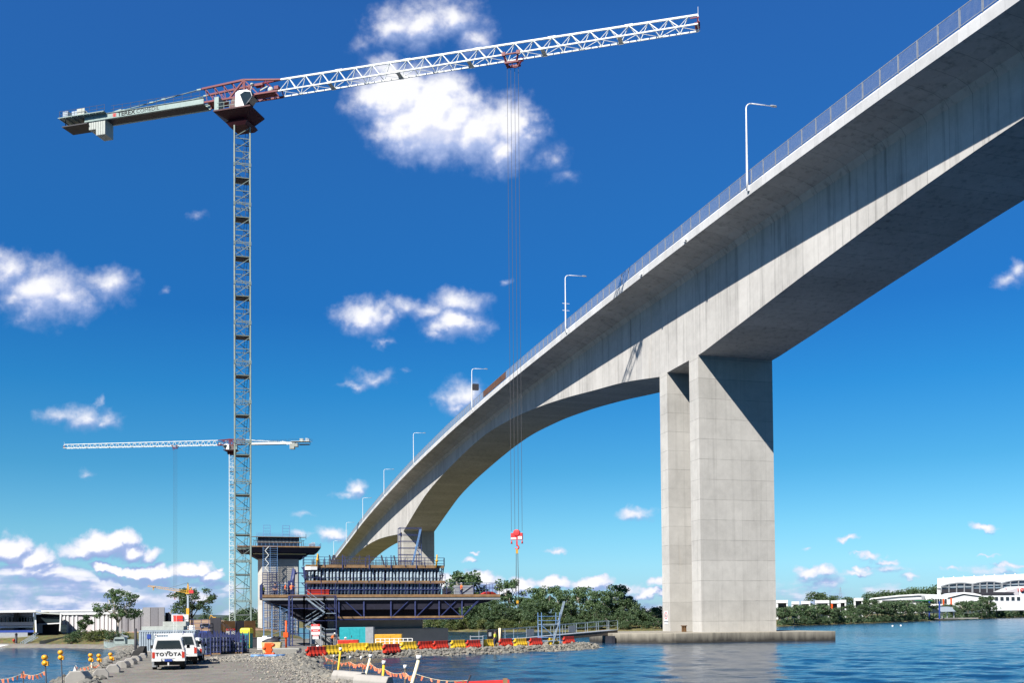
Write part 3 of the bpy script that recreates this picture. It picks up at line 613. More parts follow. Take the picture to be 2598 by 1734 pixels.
def crane(base, mh, ang, jl, cl, trt, hookz, mm, jm, label, flip=1, words=True, rope=.035, tk=1.0):
    Z = Vector((0, 0, 1)); o = Vector(base); e = Vector((math.cos(ang), math.sin(ang), 0)); n = Vector((e.y, -e.x, 0))*flip
    if n.y > 0: n = -n                                     # n points towards the viewer's side of the jib
    t = thing('tower_crane', o, label, 'tower crane')
    mb, pl, ld = MB(), [], MB(); oz = Vector((o.x, o.y, 0))
    lattice_mast(mb, oz, VX, UX, 2.25, o.z, o.z+mh, 5.9, .19*tk, 3, pl, ld)
    ms = part('mast', mb, mm, t); [part('rest_platform', q_, M['dark'], ms) for q_ in pl]; part('ladder', ld, M['dark'] if mm is M['mast'] else mm, ms)
    zj = o.z+mh+4.5; top = oz+Z*(o.z+mh)
    ks = (cl-6.3)/(30.8-6.3)
    Q = lambda tt, nn, zz: oz + e*(tt if tt > -6.3 else -6.3+(tt+6.3)*ks) + n*nn + Z*(zj+zz)
    sw = MB(); A3 = (e, n, Z)
    sw.loft([[top+Z*h+e*(x*r)+n*(y*r) for x, y in ((-1, -1), (1, -1), (1, 1), (-1, 1))] for h, r in ((.0, 1.35), (.5, 1.7), (1.0, 1.35), (1.6, 1.2), (2.2, 1.5), (3.2, 1.3), (4.4, 1.05))])
    sw.loft([[oz+e*x+n*y+Z*z for x, y in ((-a, -b0), (c, -b0), (c, b), (-a, b))] for z, a, c, b0, b in ((zj-3.6, 1.4, 1.5, 1.2, 1.3), (zj-2.75, 3.1, 3.0, 1.3, 2.9), (zj-2.55, 3.1, 3.0, 1.3, 2.9))])
    part('slewing_unit', sw, M['maroon'], t)
    hd = MB()                                            # red centre section of the jib
    for s_ in (-.9, .9):
        hd.bar(Q(-5.8, s_, 0), Q(6.4, s_, 0), .24*tk); hd.bar(Q(-6.2, s_, 2.1), Q(.9, s_, 2.45), .26*tk); hd.bar(Q(.9, s_, 2.45), Q(6.4, 0, 2.15), .22*tk)
        for k in range(5):
            ta = -5.6+k*1.55
            hd.bar(Q(ta, s_, 2.1), Q(ta+.3, s_, 0), .09*tk); hd.bar(Q(ta, s_, 2.1), Q(ta+1.5, s_, 0), .09*tk)
        hd.bar(Q(.9, s_, 2.45), Q(.9, s_, 0), .26*tk); hd.bar(Q(.9, s_, 2.45), Q(-1.6, s_, 0), .22*tk); hd.bar(Q(.9, s_, 2.4), Q(3.2, s_, 0), .12*tk); hd.bar(Q(4.0, s_*.4, 2.25), Q(3.2, s_, 0), .1*tk); hd.bar(Q(4.0, s_*.4, 2.25), Q(5.8, s_, 0), .12*tk)
    for k in range(9): hd.bar(Q(-5.6+k*1.5, -.9, 0), Q(-4.9+k*1.5, .9, 0), .12*tk)
    for k in range(5): hd.bar(Q(-6+k*1.6, -.9, 2.15), Q(-6+k*1.6, .9, 2.15), .12*tk)
    hd.box(Q(2.2, .2, .05), (7, 1.5, .06), A3); hd.box(Q(-4, 0, .05), (3, 1.6, .05), A3)
    hd.box(Q(3.1, .3, 1.6), (1.3, .7, .35), A3); hd.box(Q(5.8, 0, .9), (.7, .7, .5), A3)
    part('jib_root_frame', hd, M['red'], t)
    part('obstruction_lamp', MB().tube([Q(1.9, 1.0, .2), Q(2.2, 1.0, 1.3)], .07).sph(Q(2.25, 1.0, 1.5), .3, 10, 6, (1, 1, .7)), M['cw'], t)
    el = MB().tube([Q(5.2, .8, .35), Q(5.2, .95, .35)], .42, 14).bar(Q(3.6, 1, .4), Q(4.8, 1, .85), .16); part('trolley_winch', el, M['cw'], t)
    jb_ = MB(); jp = []
    H0, H1 = 2.15, 1.7
    ht = lambda tt: H0+(H1-H0)*(tt-6.4)/(jl-6.4)
    for s_ in (-.85, .85): jb_.bar(Q(6.4, s_, 0), Q(jl, s_, 0), .17*tk)
    jb_.bar(Q(6.4, 0, ht(6.4)), Q(jl, 0, ht(jl)), .22*tk)
    np_ = int((jl-6.4)/2.55); dp = (jl-6.4)/np_
    for k in range(np_):
        ta = 6.6+k*dp; tt = ta+.45*dp
        for s_ in (-.85, .85):
            jb_.bar(Q(ta, s_, 0), Q(tt, 0, ht(tt)), .085*tk)
            if ta+dp < jl: jb_.bar(Q(tt, 0, ht(tt)), Q(ta+dp, s_, 0), .10*tk)
        jb_.bar(Q(ta, -.85 if k % 2 else .85, 0), Q(ta+dp, .85 if k % 2 else -.85, 0), .06*tk); jb_.bar(Q(ta, -.85, 0), Q(ta, .85, 0), .06*tk)
        if k % 4 == 3:
            jp.append(MB().box(Q(ta, 0, -.02), (.55, 1.7, .10), A3)); jb_.box(Q(tt, 0, ht(tt)), (1.1, .3, .3), A3)
            for s_ in (-.85, .85): jb_.box(Q(ta, s_, 0), (.7, .26, .26), A3)
    jb_.bar(Q(jl, -.85, 0), Q(jl, 0, ht(jl)), .1*tk).bar(Q(jl, .85, 0), Q(jl, 0, ht(jl)), .1*tk).bar(Q(jl, -.85, 0), Q(jl, .85, 0), .1*tk).bar(Q(jl, 0, H1), Q(jl, 0, H1+1.1), .04*tk)
    jj = part('jib', jb_, jm, t); [part('joint_plate', q_, M['cw'], jj) for q_ in jp]
    tipm = MB().box(Q(jl-.2, 0, .25), (.5, 1.5, .1), A3).bar(Q(jl, .8, 0), Q(jl, .8, .9), .14).bar(Q(jl, -.8, 0), Q(jl, -.8, .9), .14).bar(Q(jl-1, .8, .9), Q(jl+.2, .8, .9), .12).box(Q(jl+.1, 0, .3), (.25, .7, .7), A3)
    part('jib_end', tipm, M['red'], t)
    # counter jib
    cj = MB()
    for s_ in (-.95, .95): cj.box(Q(-16.3, s_, .22), (20.9, .16, .85), A3).box(Q(-16.3, s_, .66), (20.9, .34, .05), A3).box(Q(-16.3, s_, -.22), (20.9, .34, .05), A3)
    for k in range(11):
        ta = -6.2-k*1.6
        cj.bar(Q(ta, -.9, -.1), Q(ta, .9, -.1), .09).bar(Q(ta, -.9, -.1), Q(ta-1.6, .9, -.1), .07).bar(Q(ta, .9, -.1), Q(ta-1.6, -.9, -.1), .07)
    for nn in (-.35, .35): cj.bar(Q(-6, nn, .05), Q(-23, nn, .05), .08)
    cjm = M['jibg'] if mm is M['mast'] else jm
    cjo = part('counter_jib', cj, cjm, t); part('walkway_grating_shade', MB().box(Q(-14.5, 0, -.2), (17, 1.5, .05), A3), M['dark'], cjo)  # grating as a solid dark plate, its tone also standing in for shade
    hr = MB()
    for s_ in (-1.5, 1.5):
        w0 = 1.0 if s_ > 0 else -1.0
        for z in (1.2, 1.75): hr.bar(Q(-6.5, w0, z), Q(-22, w0, z), .035*tk).bar(Q(-22.8, s_, z+.1), Q(-31, s_, z+.1), .035*tk)
        for k in range(11): hr.bar(Q(-6.5-k*1.5, w0, .6), Q(-6.5-k*1.5, w0, 1.75), .035*tk)
        for k in range(7): hr.bar(Q(-22.8-k*1.36, s_, .8), Q(-22.8-k*1.36, s_, 1.85), .035*tk)
    hr.bar(Q(-31, -1.5, 1.85), Q(-31, 1.5, 1.85), .035).bar(Q(-31, -1.5, 1.3), Q(-31, 1.5, 1.3), .035)
    part('handrail', hr, M['dark'], cjo)
    dk = MB().box(Q(-27, 0, .78), (8.3, 3.3, .12), A3); 
    for k in range(8): dk.box(Q(-23.2-k*1.1, 0, .68), (.08, 3.2, .14), A3)
    part('machinery_deck', dk, cjm, t)
    part('lower_tray', MB().box(Q(-28.3, .1, -.55), (4.6, 2.6, .16), A3).bar(Q(-26.2, .8, -.5), Q(-26.2, .8, .7), .1).bar(Q(-30.4, .8, -.5), Q(-30.4, .8, .7), .1).bar(Q(-30.4, -.8, -.5), Q(-30.4, -.8, .7), .1), M['dark'], t)
    cwb = MB()
    for k in range(4): cwb.box(Q(-23.25-k*.42, 0, -1.25), (.38, 2.0, 2.5), A3)
    for k in range(3): cwb.box(Q(-24.95-k*.42, 0, -.75), (.38, 2.0, 1.5), A3)
    part('counterweight', cwb, M['cw'], t, bevel=.03)
    wn_ = MB().tube([Q(-27.4, -.7, 1.5), Q(-27.4, .9, 1.5)], .62, 14).box(Q(-27.4, 1.05, 1.4), (1.4, .12, 1.3), A3).box(Q(-27.4, -.85, 1.4), (1.4, .12, 1.3), A3).box(Q(-27.4, 0, .95), (1.8, 1.9, .2), A3)
    part('hoist_winch', wn_, M['cw'], t)
    part('power_pack', MB().box(Q(-30.0, .9, 1.35), (1.0, .9, 1.0), A3).box(Q(-29.2, -.2, 1.6), (1.0, 1.0, 1.4), A3), M['contg'], t, bevel=.03)
    for s_ in (-.9, .9):
        tr = MB().tube([Q(-6.4, s_, 2.1), Q(-20.5, s_, .75)], .075*tk, 6)
        for f_ in (.02, .45, .6, .96): tr.box(Q(-6.4-14.1*f_, s_, 2.1-1.35*f_), (.7, .2, .2), A3)
        tr.prism([Q(-20, s_, .66), Q(-22.3, s_, .66), Q(-20.3, s_, 1.05)], n*.1); part('tie_bar', tr, cjm, t)
    if words:
        Rm = Matrix((e, Z, n)).transposed().to_4x4()
        for w_, tt, sz, mt, bo in (('TEREX', -19.25, .92, M['black'], .02), (': COMEDIL', -15.7, .82, M['dark'], 0.0)):
            R2 = Rm.copy(); R2.translation = Q(tt, 1.045, .22)-o; text('lettering', w_, sz, R2, mt, cjo, sx=1.15, bold=bo)
        lg = MB()
        for k in range(3): lg.box(Q(-21.35, 1.045, .02+k*.2), (.62, .02, .11), A3)
        lg.box(Q(-21.35, 1.045, .22), (.1, .02, .5), A3); part('emblem', lg, M['signr'], cjo)
    # cab and its walkway
    sd = [(0, 0), (1.35, 0), (2.1, .55), (2.75, 1.35), (2.5, 2.1), (1.9, 2.45), (.6, 2.5), (0, 2.25)]
    y0, y1 = 1.15, 2.6
    cb = MB().prism([Q(.4+x, y0, -2.5+z) for x, z in sd], n*(y1-y0)); c_ = part('cab', cb, M['white'], t, bevel=.05)
    gl = MB().prism([Q(.4+x, y1+.015, -2.5+z) for x, z in ((1.45, .12), (2.05, .6), (2.68, 1.35), (2.45, 2.0), (1.5, 2.2), (.75, 1.85))], -n*.02)
    gl.loft([[Q(.4+x+.05, yy, -2.5+z) for yy in (y0+.08, y1-.05)] + [Q(.4+x+.07, yy, -2.5+z) for yy in (y1-.05, y0+.08)] for x, z in ((1.4, .02), (2.12, .55), (2.77, 1.35), (2.52, 2.1))], cap=True)
    part('cab_window', gl, M['glass'], c_)
    wk = MB().box(Q(-1.3, 1.85, -2.52), (3.6, 1.5, .08), A3).box(Q(-1.3, 2.6, -2.48), (3.6, .06, .16), A3)
    for k in range(4): wk.bar(Q(-2.4+k*.9, 2.58, -2.5), Q(-2.4+k*.9, 2.58, -1.4), .045)
    for z in (-1.4, -1.95): wk.bar(Q(-2.6, 2.58, z), Q(.4, 2.58, z), .045)
    part('cab_walkway', wk, M['jibg'], t); part('control_cabinet', MB().box(Q(-2.75, 1.9, -1.45), (.75, 1.3, 2.1), A3), M['jibg'], t, bevel=.03)
    tro = MB()
    for tt in (trt-1.05, trt+1.05):
        for s_ in (-1, 1): tro.box(Q(tt, s_*.98, .02), (.5, .2, .5), A3).bar(Q(tt, s_*.98, 0), Q(tt*.7+trt*.3, s_*.55, -1.0), .2)
    for s_ in (-1, 1): tro.bar(Q(trt-1.05, s_*.98, -.05), Q(trt+1.05, s_*.98, -.05), .14); tro.bar(Q(trt-1, s_*.55, -1.0), Q(trt+1, s_*.55, -1.0), .26)
    tro.bar(Q(trt-.8, -.6, -1), Q(trt-.8, .6, -1), .3).bar(Q(trt+.8, -.6, -1), Q(trt+.8, .6, -1), .3)
    ringp = [Q(trt+.55+.5*math.cos(a*math.pi/8), .5, -1.35+.5*math.sin(a*math.pi/8)) for a in range(17)]
    tro.tube(ringp, .07, 6, False); part('trolley', tro, M['red'], t)
    rp = MB(); hz = hookz-zj
    for dx in (-.8, -.28, .28, .8): rp.tube([Q(trt+dx, 0, -1), Q(trt+dx*.95, 0, hz)], rope, 4)
    part('hoist_rope', rp, M['rope'], t)
    hb_ = MB().box(Q(trt, 0, hz-.75), (1.65, .34, .95), A3).tube([Q(trt, -.26, hz-.25), Q(trt, .26, hz-.25)], .46, 16)
    hb = part('hook_block', hb_, M['hookr'], t, bevel=.02)
    part('white_strip', MB().box(Q(trt-.42, .18, hz-1.03), (.75, .03, .24), A3).box(Q(trt+.48, .18, hz-.95), (.55, .03, .4), A3), M['signw'], hb)
    hk = MB().bar(Q(trt, 0, hz-1.3), Q(trt, 0, hz-2.0), .22)
    hk.tube([Q(trt, 0, hz-1.9)] + [Q(trt+.26*math.sin(a), 0, hz-2.25+.26*math.cos(a)) for a in (0, .8, 1.6, 2.4, 3.1, 3.9, 4.6)], [.1, .1, .1, .11, .11, .1, .08, .05], 6)
    for dx in (-.75, .75): hk.tube([Q(trt+dx, 0, hz-1.3), Q(trt+dx, 0, hz-1.75)], [.06, .14], 6)
    part('hook', hk, M['hookr'], hb)
    return t, Q(trt, 0, hz-2.5)
CB = Vector((-39.75, 147.0, .5)); a1 = math.atan2(-17.4, 65.1)
c1, hk1 = crane(CB, 76.6, a1, 67.3, 30.8, 41.9, 15.6, M['mast'], M['jibw'], 'near tower crane with green grey mast and dark red slewing unit')
c2, hk2 = crane((-124.9, 444, 1.2), 76.4, math.atan2(5, -76), 77.5, 36, 26, 15.5, M['jibw'], M['jibw'], 'distant white tower crane seen behind the near crane mast', words=False, rope=.03, tk=1.15)
# lifting sling on the hook of the near crane
sg_ = MB(); zb = 6.0
for dx in (-.1, .1): sg_.tube([hk1+Vector((dx, 0, 0)), Vector((hk1.x+dx*1.8, hk1.y, zb))], .045, 5)
sl_ = thing('lifting_sling', (hk1.x, hk1.y, zb), 'long twin chain sling hanging from the red hook block', 'lifting sling'); part('chain', sg_, M['rope'], sl_)
part('shackle', MB().box((hk1.x, hk1.y, zb-.15), (.3, .2, .4)).box((hk1.x, hk1.y, hk1.z-.3), (.3, .2, .6)), M['yel'], sl_)
# ---------------------------------------------------------------- new bridge: formwork in front, tall pier behind
Z3 = Vector((0, 0, 1)); AX = (VX, UX, Z3)
def frame(px, Y):
    o = at(px, 1500, Y); return lambda v, u, z: Vector((o.x, o.y, 0)) + VX*v + UX*u + Vector((0, 0, z))
def scaffold(mb, W, v0, v1, u0, u1, z0, z1, lift, nb=1, r=.045, diag=True):
    """tube scaffold bay: standards, ledgers at every lift, diagonals"""
    n = max(1, round((z1-z0)/lift))
    vs = [v0+(v1-v0)*i/nb for i in range(nb+1)]
    for v in vs:
        for u in (u0, u1): mb.bar(W(v, u, z0), W(v, u, z1), r*1.15)
    for k in range(n+1):
        z = z0+(z1-z0)*k/n
        for u in (u0, u1): mb.bar(W(v0, u, z), W(v1, u, z), r*.9)
        for v in vs: mb.bar(W(v, u0, z), W(v, u1, z), r*.9)
        if diag and k < n:
            zt = z0+(z1-z0)*(k+1)/n
            a, b = (v0, v1) if k % 2 else (v1, v0)
            mb.bar(W(a, u0, z), W(b, u0, zt), r*.8)
    return mb
def railing(mb, pts, h, nr=3, post=1.6, r=.05):
    for a, b in zip(pts, pts[1:]):
        L = (b-a).length; n = max(1, round(L/post))
        for i in range(n+1): p = a.lerp(b, i/n); mb.bar(p, p+Z3*h, r)
        for k in range(nr): z = h*(k+1)/nr; mb.bar(a+Z3*z, b+Z3*z, r*.8)
W = frame(951, 128)
# pile cap and the dark lower shaft
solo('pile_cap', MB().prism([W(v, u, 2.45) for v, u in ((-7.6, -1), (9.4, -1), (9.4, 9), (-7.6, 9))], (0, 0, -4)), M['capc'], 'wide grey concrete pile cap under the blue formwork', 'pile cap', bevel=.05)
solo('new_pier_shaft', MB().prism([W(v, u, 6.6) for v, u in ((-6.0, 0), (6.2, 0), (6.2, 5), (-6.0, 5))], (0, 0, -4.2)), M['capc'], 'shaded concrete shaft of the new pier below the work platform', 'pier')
fw = thing('wall_formwork', W(0, 0, 6.6), 'tall blue formwork wall with grey steel soldiers and timber planks', 'formwork')
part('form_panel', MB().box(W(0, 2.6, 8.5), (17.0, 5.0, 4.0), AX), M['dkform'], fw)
so_ = []
nS = 38
for i in range(nS):
    v = -8.3 + i*16.6/(nS-1) + random.Random(i).uniform(-.05, .05)
    mb = MB().tube([W(v, -.2, 6.65), W(v, -.2, 10.35)], .13+.02*(i % 3), 8)
    part('soldier', mb, M['sold'], fw)
bm = []
for z, u, w_ in ((8.42, -.42, 9.0), (10.42, -.45, 8.9)):
    part('plank', MB().box(W(.1, u, z), (w_*2, .3, .06), AX).box(W(.1, u-.17, z+.02), (w_*2, .05, .36), AX), M['ply'], fw)
for z in (7.5,):
    part('waler', MB().box(W(0, -.32, z), (17.2, .14, .16), AX), M['blue'], fw)
rr = MB(); railing(rr, [W(-8.9, -.66, 8.45), W(9.1, -.66, 8.45)], 1.05, 2, 1.9, .05); part('guard_rail', rr, M['blue'], fw)
rr = MB(); railing(rr, [W(-9.0, .8, 10.45), W(-9.0, -.7, 10.45), W(9.0, -.7, 10.45), W(9.4, 1.5, 10.45)], 1.15, 3, 2.6, .07)
for v in (-7.2, -4.2, -.8, 2.0, 5.3, 8.0): rr.bar(W(v, -.72, 10.1), W(v, -.72, 11.9), .10)
part('guard_rail', rr, M['blue'], fw)
rr = MB()
for v in (-9.1, 9.2):
    for z in (8.4, 9.4, 10.4): rr.bar(W(v*.97, .2, z), W(v*.97, 4.6, z), .1).bar(W(v*.93, 1, z-.8), W(v*1.01, 1, z), .08)
    rr.bar(W(v*.93, .1, 6.7), W(v*.985, .1, 10.4), .14).bar(W(v*.93, 1.2, 6.7), W(v*.985, 1.2, 10.4), .14)
part('end_brace', rr, M['blue'], fw)
rb_ = MB(); R5 = random.Random(11)
for i in range(150):
    v = -7.8 + 15.6*R5.random(); u = R5.choice([.4, .7, 4.2, 4.5, R5.uniform(.4, 4.5)]); h = R5.uniform(11.25, 11.75) if R5.random() < .93 else R5.uniform(11.8, 12.3)
    rb_.bar(W(v, u, 10.2), W(v+R5.uniform(-.05, .05), u, h), .036)
for z in (10.5, 10.75, 11.0): rb_.bar(W(-7.9, .4, z), W(7.9, .4, z), .04)
for k in range(9): v = R5.uniform(-6.5, 7); rb_.bar(W(v, 1.5, 10.5), W(v+R5.uniform(-.5, .5), 1.5, 12.0), .16)
solo('reinforcement_cage', rb_, M['rebar'], 'dense dark steel reinforcement bars standing up out of the blue formwork', 'rebar cage')
pl_ = MB().loft([[W(v, u, z) for v, u in ((-8.9, -.9), (-8.5, -.9), (-7.4, -1.25), (-8.2, -1.25))] for z in (9.95, 10.35)])
part('corner_bracket', pl_, M['whw'], fw)
for v, n_ in ((-7.4, 'leaning on the near corner of the rebar'), (7.9, 'at the far end of the rebar')):
    solo('yellow_prop', MB().tube([W(v-.05, -.9, 10.3), W(v+.1, -.9, 12.0)], .1, 6).sph(W(v+.05, -.9, 11.2), .2), M['yel'], 'yellow steel prop head '+n_, 'prop', 'yellow props on the formwork')
# scaffold standing on top of the formwork, with a raking prop
sc_ = thing('scaffold_tower', W(5.2, 2, 10.5), 'blue tube scaffold tower with raking prop standing on the formwork top', 'scaffold')
part('frame', scaffold(MB(), W, 3.6, 6.4, 1.6, 3.2, 10.4, 15.7, .9, 1, .075, False), M['blue'], sc_)
part('raking_prop', MB().bar(W(5.1, 1.4, 10.6), W(6.3, 1.4, 15.5), .22).bar(W(5.5, 1.5, 13.2), W(6.4, 1.5, 12.0), .08), M['scaf'], sc_)
# work platform
pf = thing('work_platform', W(.8, 0, 6.1), 'broad dark work platform with blue railings around the formwork base', 'work platform')
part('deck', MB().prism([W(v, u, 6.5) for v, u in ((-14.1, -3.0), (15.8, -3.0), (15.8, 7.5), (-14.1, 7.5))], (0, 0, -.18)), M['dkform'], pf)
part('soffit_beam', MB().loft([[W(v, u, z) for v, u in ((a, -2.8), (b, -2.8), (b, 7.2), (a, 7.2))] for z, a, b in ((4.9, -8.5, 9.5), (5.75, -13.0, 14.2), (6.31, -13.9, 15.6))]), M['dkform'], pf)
part('edge_beam', MB().box(W(.85, -3.05, 6.22), (30.0, .12, .24), AX), M['grey'], pf)
part('toe_board', MB().box(W(.85, -3.1, 6.62), (30.0, .06, .34), AX), M['ply'], pf)
rr = MB(); railing(rr, [W(-14.1, 7.4, 6.5), W(-14.1, -3.05, 6.5), W(15.8, -3.05, 6.5), W(15.8, 7.4, 6.5)], 1.75, 3, 1.75, .055); part('guard_rail', rr, M['blue'], pf)
tr = MB()
PV = [-4.9, -1.8, 1.6, 4.7, 7.8, 10.8]
for v in PV+[13.1]: tr.bar(W(v if v < 12 else 13.0, -2.9, 3.7 if v < 12 else 6.1), W(v if v < 12 else 13.0, -2.9, 6.3), .17)
for i, v in enumerate(PV):
    if i < 2: tr.bar(W(v, -2.9, 3.8), W(v-2.6, -2.9, 6.2), .11)
    else: tr.bar(W(v, -2.9, 3.8), W(v+2.5, -2.9, 6.2), .11)
tr.bar(W(10.8, -2.9, 3.8), W(8.2, -2.9, 6.2), .11).bar(W(10.8, -2.9, 3.8), W(13.1, -2.9, 6.2), .13).bar(W(-6.6, -2.9, 3.66), W(10.9, -2.9, 3.66), .14)
part('truss', tr, M['blue'], pf)
part('lower_walkway', MB().box(W(2.2, -2.3, 3.86), (17.6, 1.3, .08), AX).box(W(2.2, -2.97, 3.92), (17.6, .05, .24), AX), M['ply'], pf)
tr = MB()
for k in range(4): tr.bar(W(-11.6+k*.5, -2.4+k*1.6, 5.3), W(-6.9, -2.4+k*1.6, 2.4), .18)
part('raking_brace', tr, M['dark'], pf)
part('raking_soffit', MB().prism([W(v, .2, z) for v, z in ((-13.2, 5.9), (-5.8, 5.9), (-5.8, 2.5), (-7.4, 2.5))], UX*4), M['dkform'], pf)
part('hanging_shutter', MB().prism([W(v, u, 6.2) for v, u in ((-5.8, -1.2), (10.7, -1.2), (10.7, -.9), (-5.8, -.9))], (0, 0, -2.5)), M['dkform'], pf)
for v, h, c, n_, d in ((11.6, 1.5, 'grey', 'storage_cage', 'grey steel storage cage on the work platform beside the formwork'), (9.3, 1.1, 'dark', 'tool_chest', 'dark tool chest against the end of the formwork')):
    solo(n_, MB().box(W(v, -.5, 6.52+h/2), (2.4 if v > 10 else .9, 1.2, h), AX).bar(W(v-1, -1.15, 6.6), W(v+1, -1.15, 6.5+h), .08), M[c], d, 'cage' if v > 10 else 'chest')
solo('red_tarpaulin', MB().loft([[W(14.6+a, b, z) for a, b in ((-1.1*s_, -2.6), (1.1*s_, -2.6), (1.1*s_, -1), (-1.1*s_, -1))] for z, s_ in ((6.55, 1), (6.9, .75), (7.15, .3))]), M['barr'], 'folded red tarpaulin at the end of the work platform', 'tarpaulin')
solo('red_tool_box', MB().box(W(-7.4, -2.3, 6.95), (2.6, .8, .8), AX).box(W(-7.4, -2.3, 7.38), (2.7, .9, .08), AX), M['barr'], 'long red tool box on the platform behind the stair tower', 'tool box')
solo('concrete_pump_arm', MB().tube([W(-10.4, -.4, 6.6), W(-10.4, -.4, 8.4), W(-10.2, -.4, 10.1), W(-9.9, -.4, 9.4)], [.3, .3, .22, .12], 8).box(W(-10.6, -.6, 7.6), (.7, .7, 2.0), AX).bar(W(-10.2, -.5, 9.6), W(-8.6, -.5, 9.5), .14), M['blue'], 'blue hydraulic mast on the platform beside the formwork end', 'mast')
# stair tower up to the platform
St = frame(790, 122); zb = .5
stt = thing('stair_tower', St(0, 0, zb), 'blue scaffold stair tower leading up to the work platform', 'stair tower')
mb = MB()
for v0, v1 in ((-2.7, -.9), (-.9, 1.55), (1.55, 2.9)): scaffold(mb, St, v0, v1, -1, .7, zb, 6.6, 1.55, 1, .07, False)
mb.bar(St(-2.7, -1, zb), St(-2.7, -1, 6.6), .15).bar(St(-2.35, -1, zb), St(-2.35, -1, 6.6), .1)
for k in range(14): mb.bar(St(-2.7, -1, zb+k*.44), St(-2.35, -1, zb+.22+k*.44), .05)
part('frame', mb, M['blue'], stt); part('side_frame', scaffold(MB(), St, -5.6, -2.7, 1.2, 2.6, zb, 6.0, 1.1, 3, .05), M['scaf'], stt)
for i, (a, b, z0, z1, u) in enumerate(((-.75, 1.5, 6.3, 4.55, -1.05), (1.5, -.9, 4.4, 2.9, -.3), (-.9, 1.5, 2.8, 1.6, -.9))):
    f = MB()
    for du in (0, .75): f.bar(St(a, u+du, z0), St(b, u+du, z1), .09, .18)
    for k in range(8): t = (k+.5)/8; f.box(St(a+(b-a)*t, u+.37, z0+(z1-z0)*t), (.25, .8, .05), AX)
    f.bar(St(a, u, z0+1), St(b, u, z1+1), .06).bar(St(a, u, z0+.5), St(b, u, z1+.5), .05)
    part('stair_flight', f, M['alu'], stt)
for z in (2.5, 4.45): part('landing', MB().box(St(2.2, -.2, z), (1.4, 1.6, .08), AX), M['alu'], stt)
# ---- tall pier behind
T = frame(707.5, 260); kk = 260/380.0
def Tz(y): return (1574-y)/F*260+HC
zt = Tz(1455); zpl = Tz(1392)
tp = thing('bridge_pier', T(0, 0, -1), 'tall pale concrete pier of the new bridge topped by a dark flared platform', 'pier')
hw = 5.2; ch = .95
sec = [(-hw, ch), (-hw+ch, 0), (hw-.3, 0), (hw, .4), (hw, 4), (-hw, 4)]
part('shaft', MB().loft([[T(v, u, z) for v, u in sec] for z in (-2, Tz(1419))]), M['newpier'], tp)
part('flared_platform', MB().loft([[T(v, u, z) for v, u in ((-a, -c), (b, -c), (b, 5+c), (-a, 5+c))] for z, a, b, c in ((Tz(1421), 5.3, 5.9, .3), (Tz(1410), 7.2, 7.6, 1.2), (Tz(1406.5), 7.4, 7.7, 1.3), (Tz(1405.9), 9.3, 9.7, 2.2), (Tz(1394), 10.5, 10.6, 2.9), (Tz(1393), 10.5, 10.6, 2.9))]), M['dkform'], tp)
part('toe_board', MB().box(T(0, -2.95, Tz(1391.5)), (21.0, .06, .3), AX), M['ply'], tp)
part('lower_plank', MB().box(T(.2, -1.6, Tz(1409.5)), (13.4, .06, .22), AX), M['cream'], tp)
rr = MB(); railing(rr, [T(-10.5, 7.5, zpl), T(-10.5, -2.9, zpl), T(10.6, -2.9, zpl), T(10.6, 7.5, zpl)], .95, 3, 1.0, .05); part('guard_rail', rr, M['scaf'], tp)
f2 = thing('wall_formwork', T(0, 0, zpl), 'small blue formwork with railings on top of the tall pier', 'formwork')
part('form_panel', MB().box(T(0, 2.5, zpl+1.35), (10.6, 4.6, 2.7), AX), M['dkform'], f2)
for i in range(30): part('soldier', MB().tube([T(-5.1+i*.352, .1, zpl+.1), T(-5.1+i*.352, .1, zpl+2.6)], .085, 6), M['sold'], f2)
for z, w_ in ((zpl+1.3, 11.4), (zpl+2.75, 13.6)): part('plank', MB().box(T(0, -.2, z), (w_, .8, .1), AX), M['ply'], f2)
rr = MB(); railing(rr, [T(-5.6, -.4, zpl+2.8), T(5.6, -.4, zpl+2.8)], 1.0, 4, .45, .04); railing(rr, [T(-5.6, 4.6, zpl+2.8), T(5.6, 4.6, zpl+2.8)], 1.0, 4, .45, .04); part('guard_rail', rr, M['scaf'], f2)
rr = MB()
for s_ in (-1, 1): rr.bar(T(s_*7.0, 0, zpl+2.2), T(s_*7.0, 0, zpl+3.6), .09).bar(T(s_*5.4, 0, zpl+2.7), T(s_*7.0, 0, zpl+2.75), .12).bar(T(s_*5.4, 0, zpl+1.7), T(s_*6.6, 0, zpl+1.9), .12).bar(T(s_*6.0, 0, zpl), T(s_*5.6, 0, zpl+2.7), .12).bar(T(s_*6.5, 0, zpl), T(s_*6.2, 0, zpl+1.9), .12)
part('end_brace', rr, M['dark'], f2)
for v, n_ in ((-2.95, 'over the stair side'), (1.95, 'over the river side')):
    s2 = thing('access_tower', T(v, 1, zpl+2.8), 'small scaffold frame rising from the tall pier formwork '+n_, 'scaffold', 'scaffold frames on the tall pier')
    part('frame', scaffold(MB(), T, v-.88, v+.88, .6, 1.8, zpl+2.8, zpl+5.9, .7, 1, .055, False), M['scaf'], s2)
tsd = T(8.4, -2, zpl); solo('gear_pile', MB().box(tsd+Z3*.5, (1.6, 1.4, 1.0), AX).box(tsd+Z3*1.1+VX*.3, (.9, .9, .4), AX), M['contg'], 'pale crate of gear on the tall pier platform', 'crate')
ts = thing('scaffold_stair', T(-2.2, -2, 0), 'pale blue scaffold stair with zigzag flights hung on the tall pier', 'stair tower')
zl = Tz(1456)
part('frame', scaffold(MB(), T, -4.1, -.5, -3.2, -1.2, zl, zpl, .5, 2, .06, False), M['scaf'], ts)
zz = MB(); nz = 6
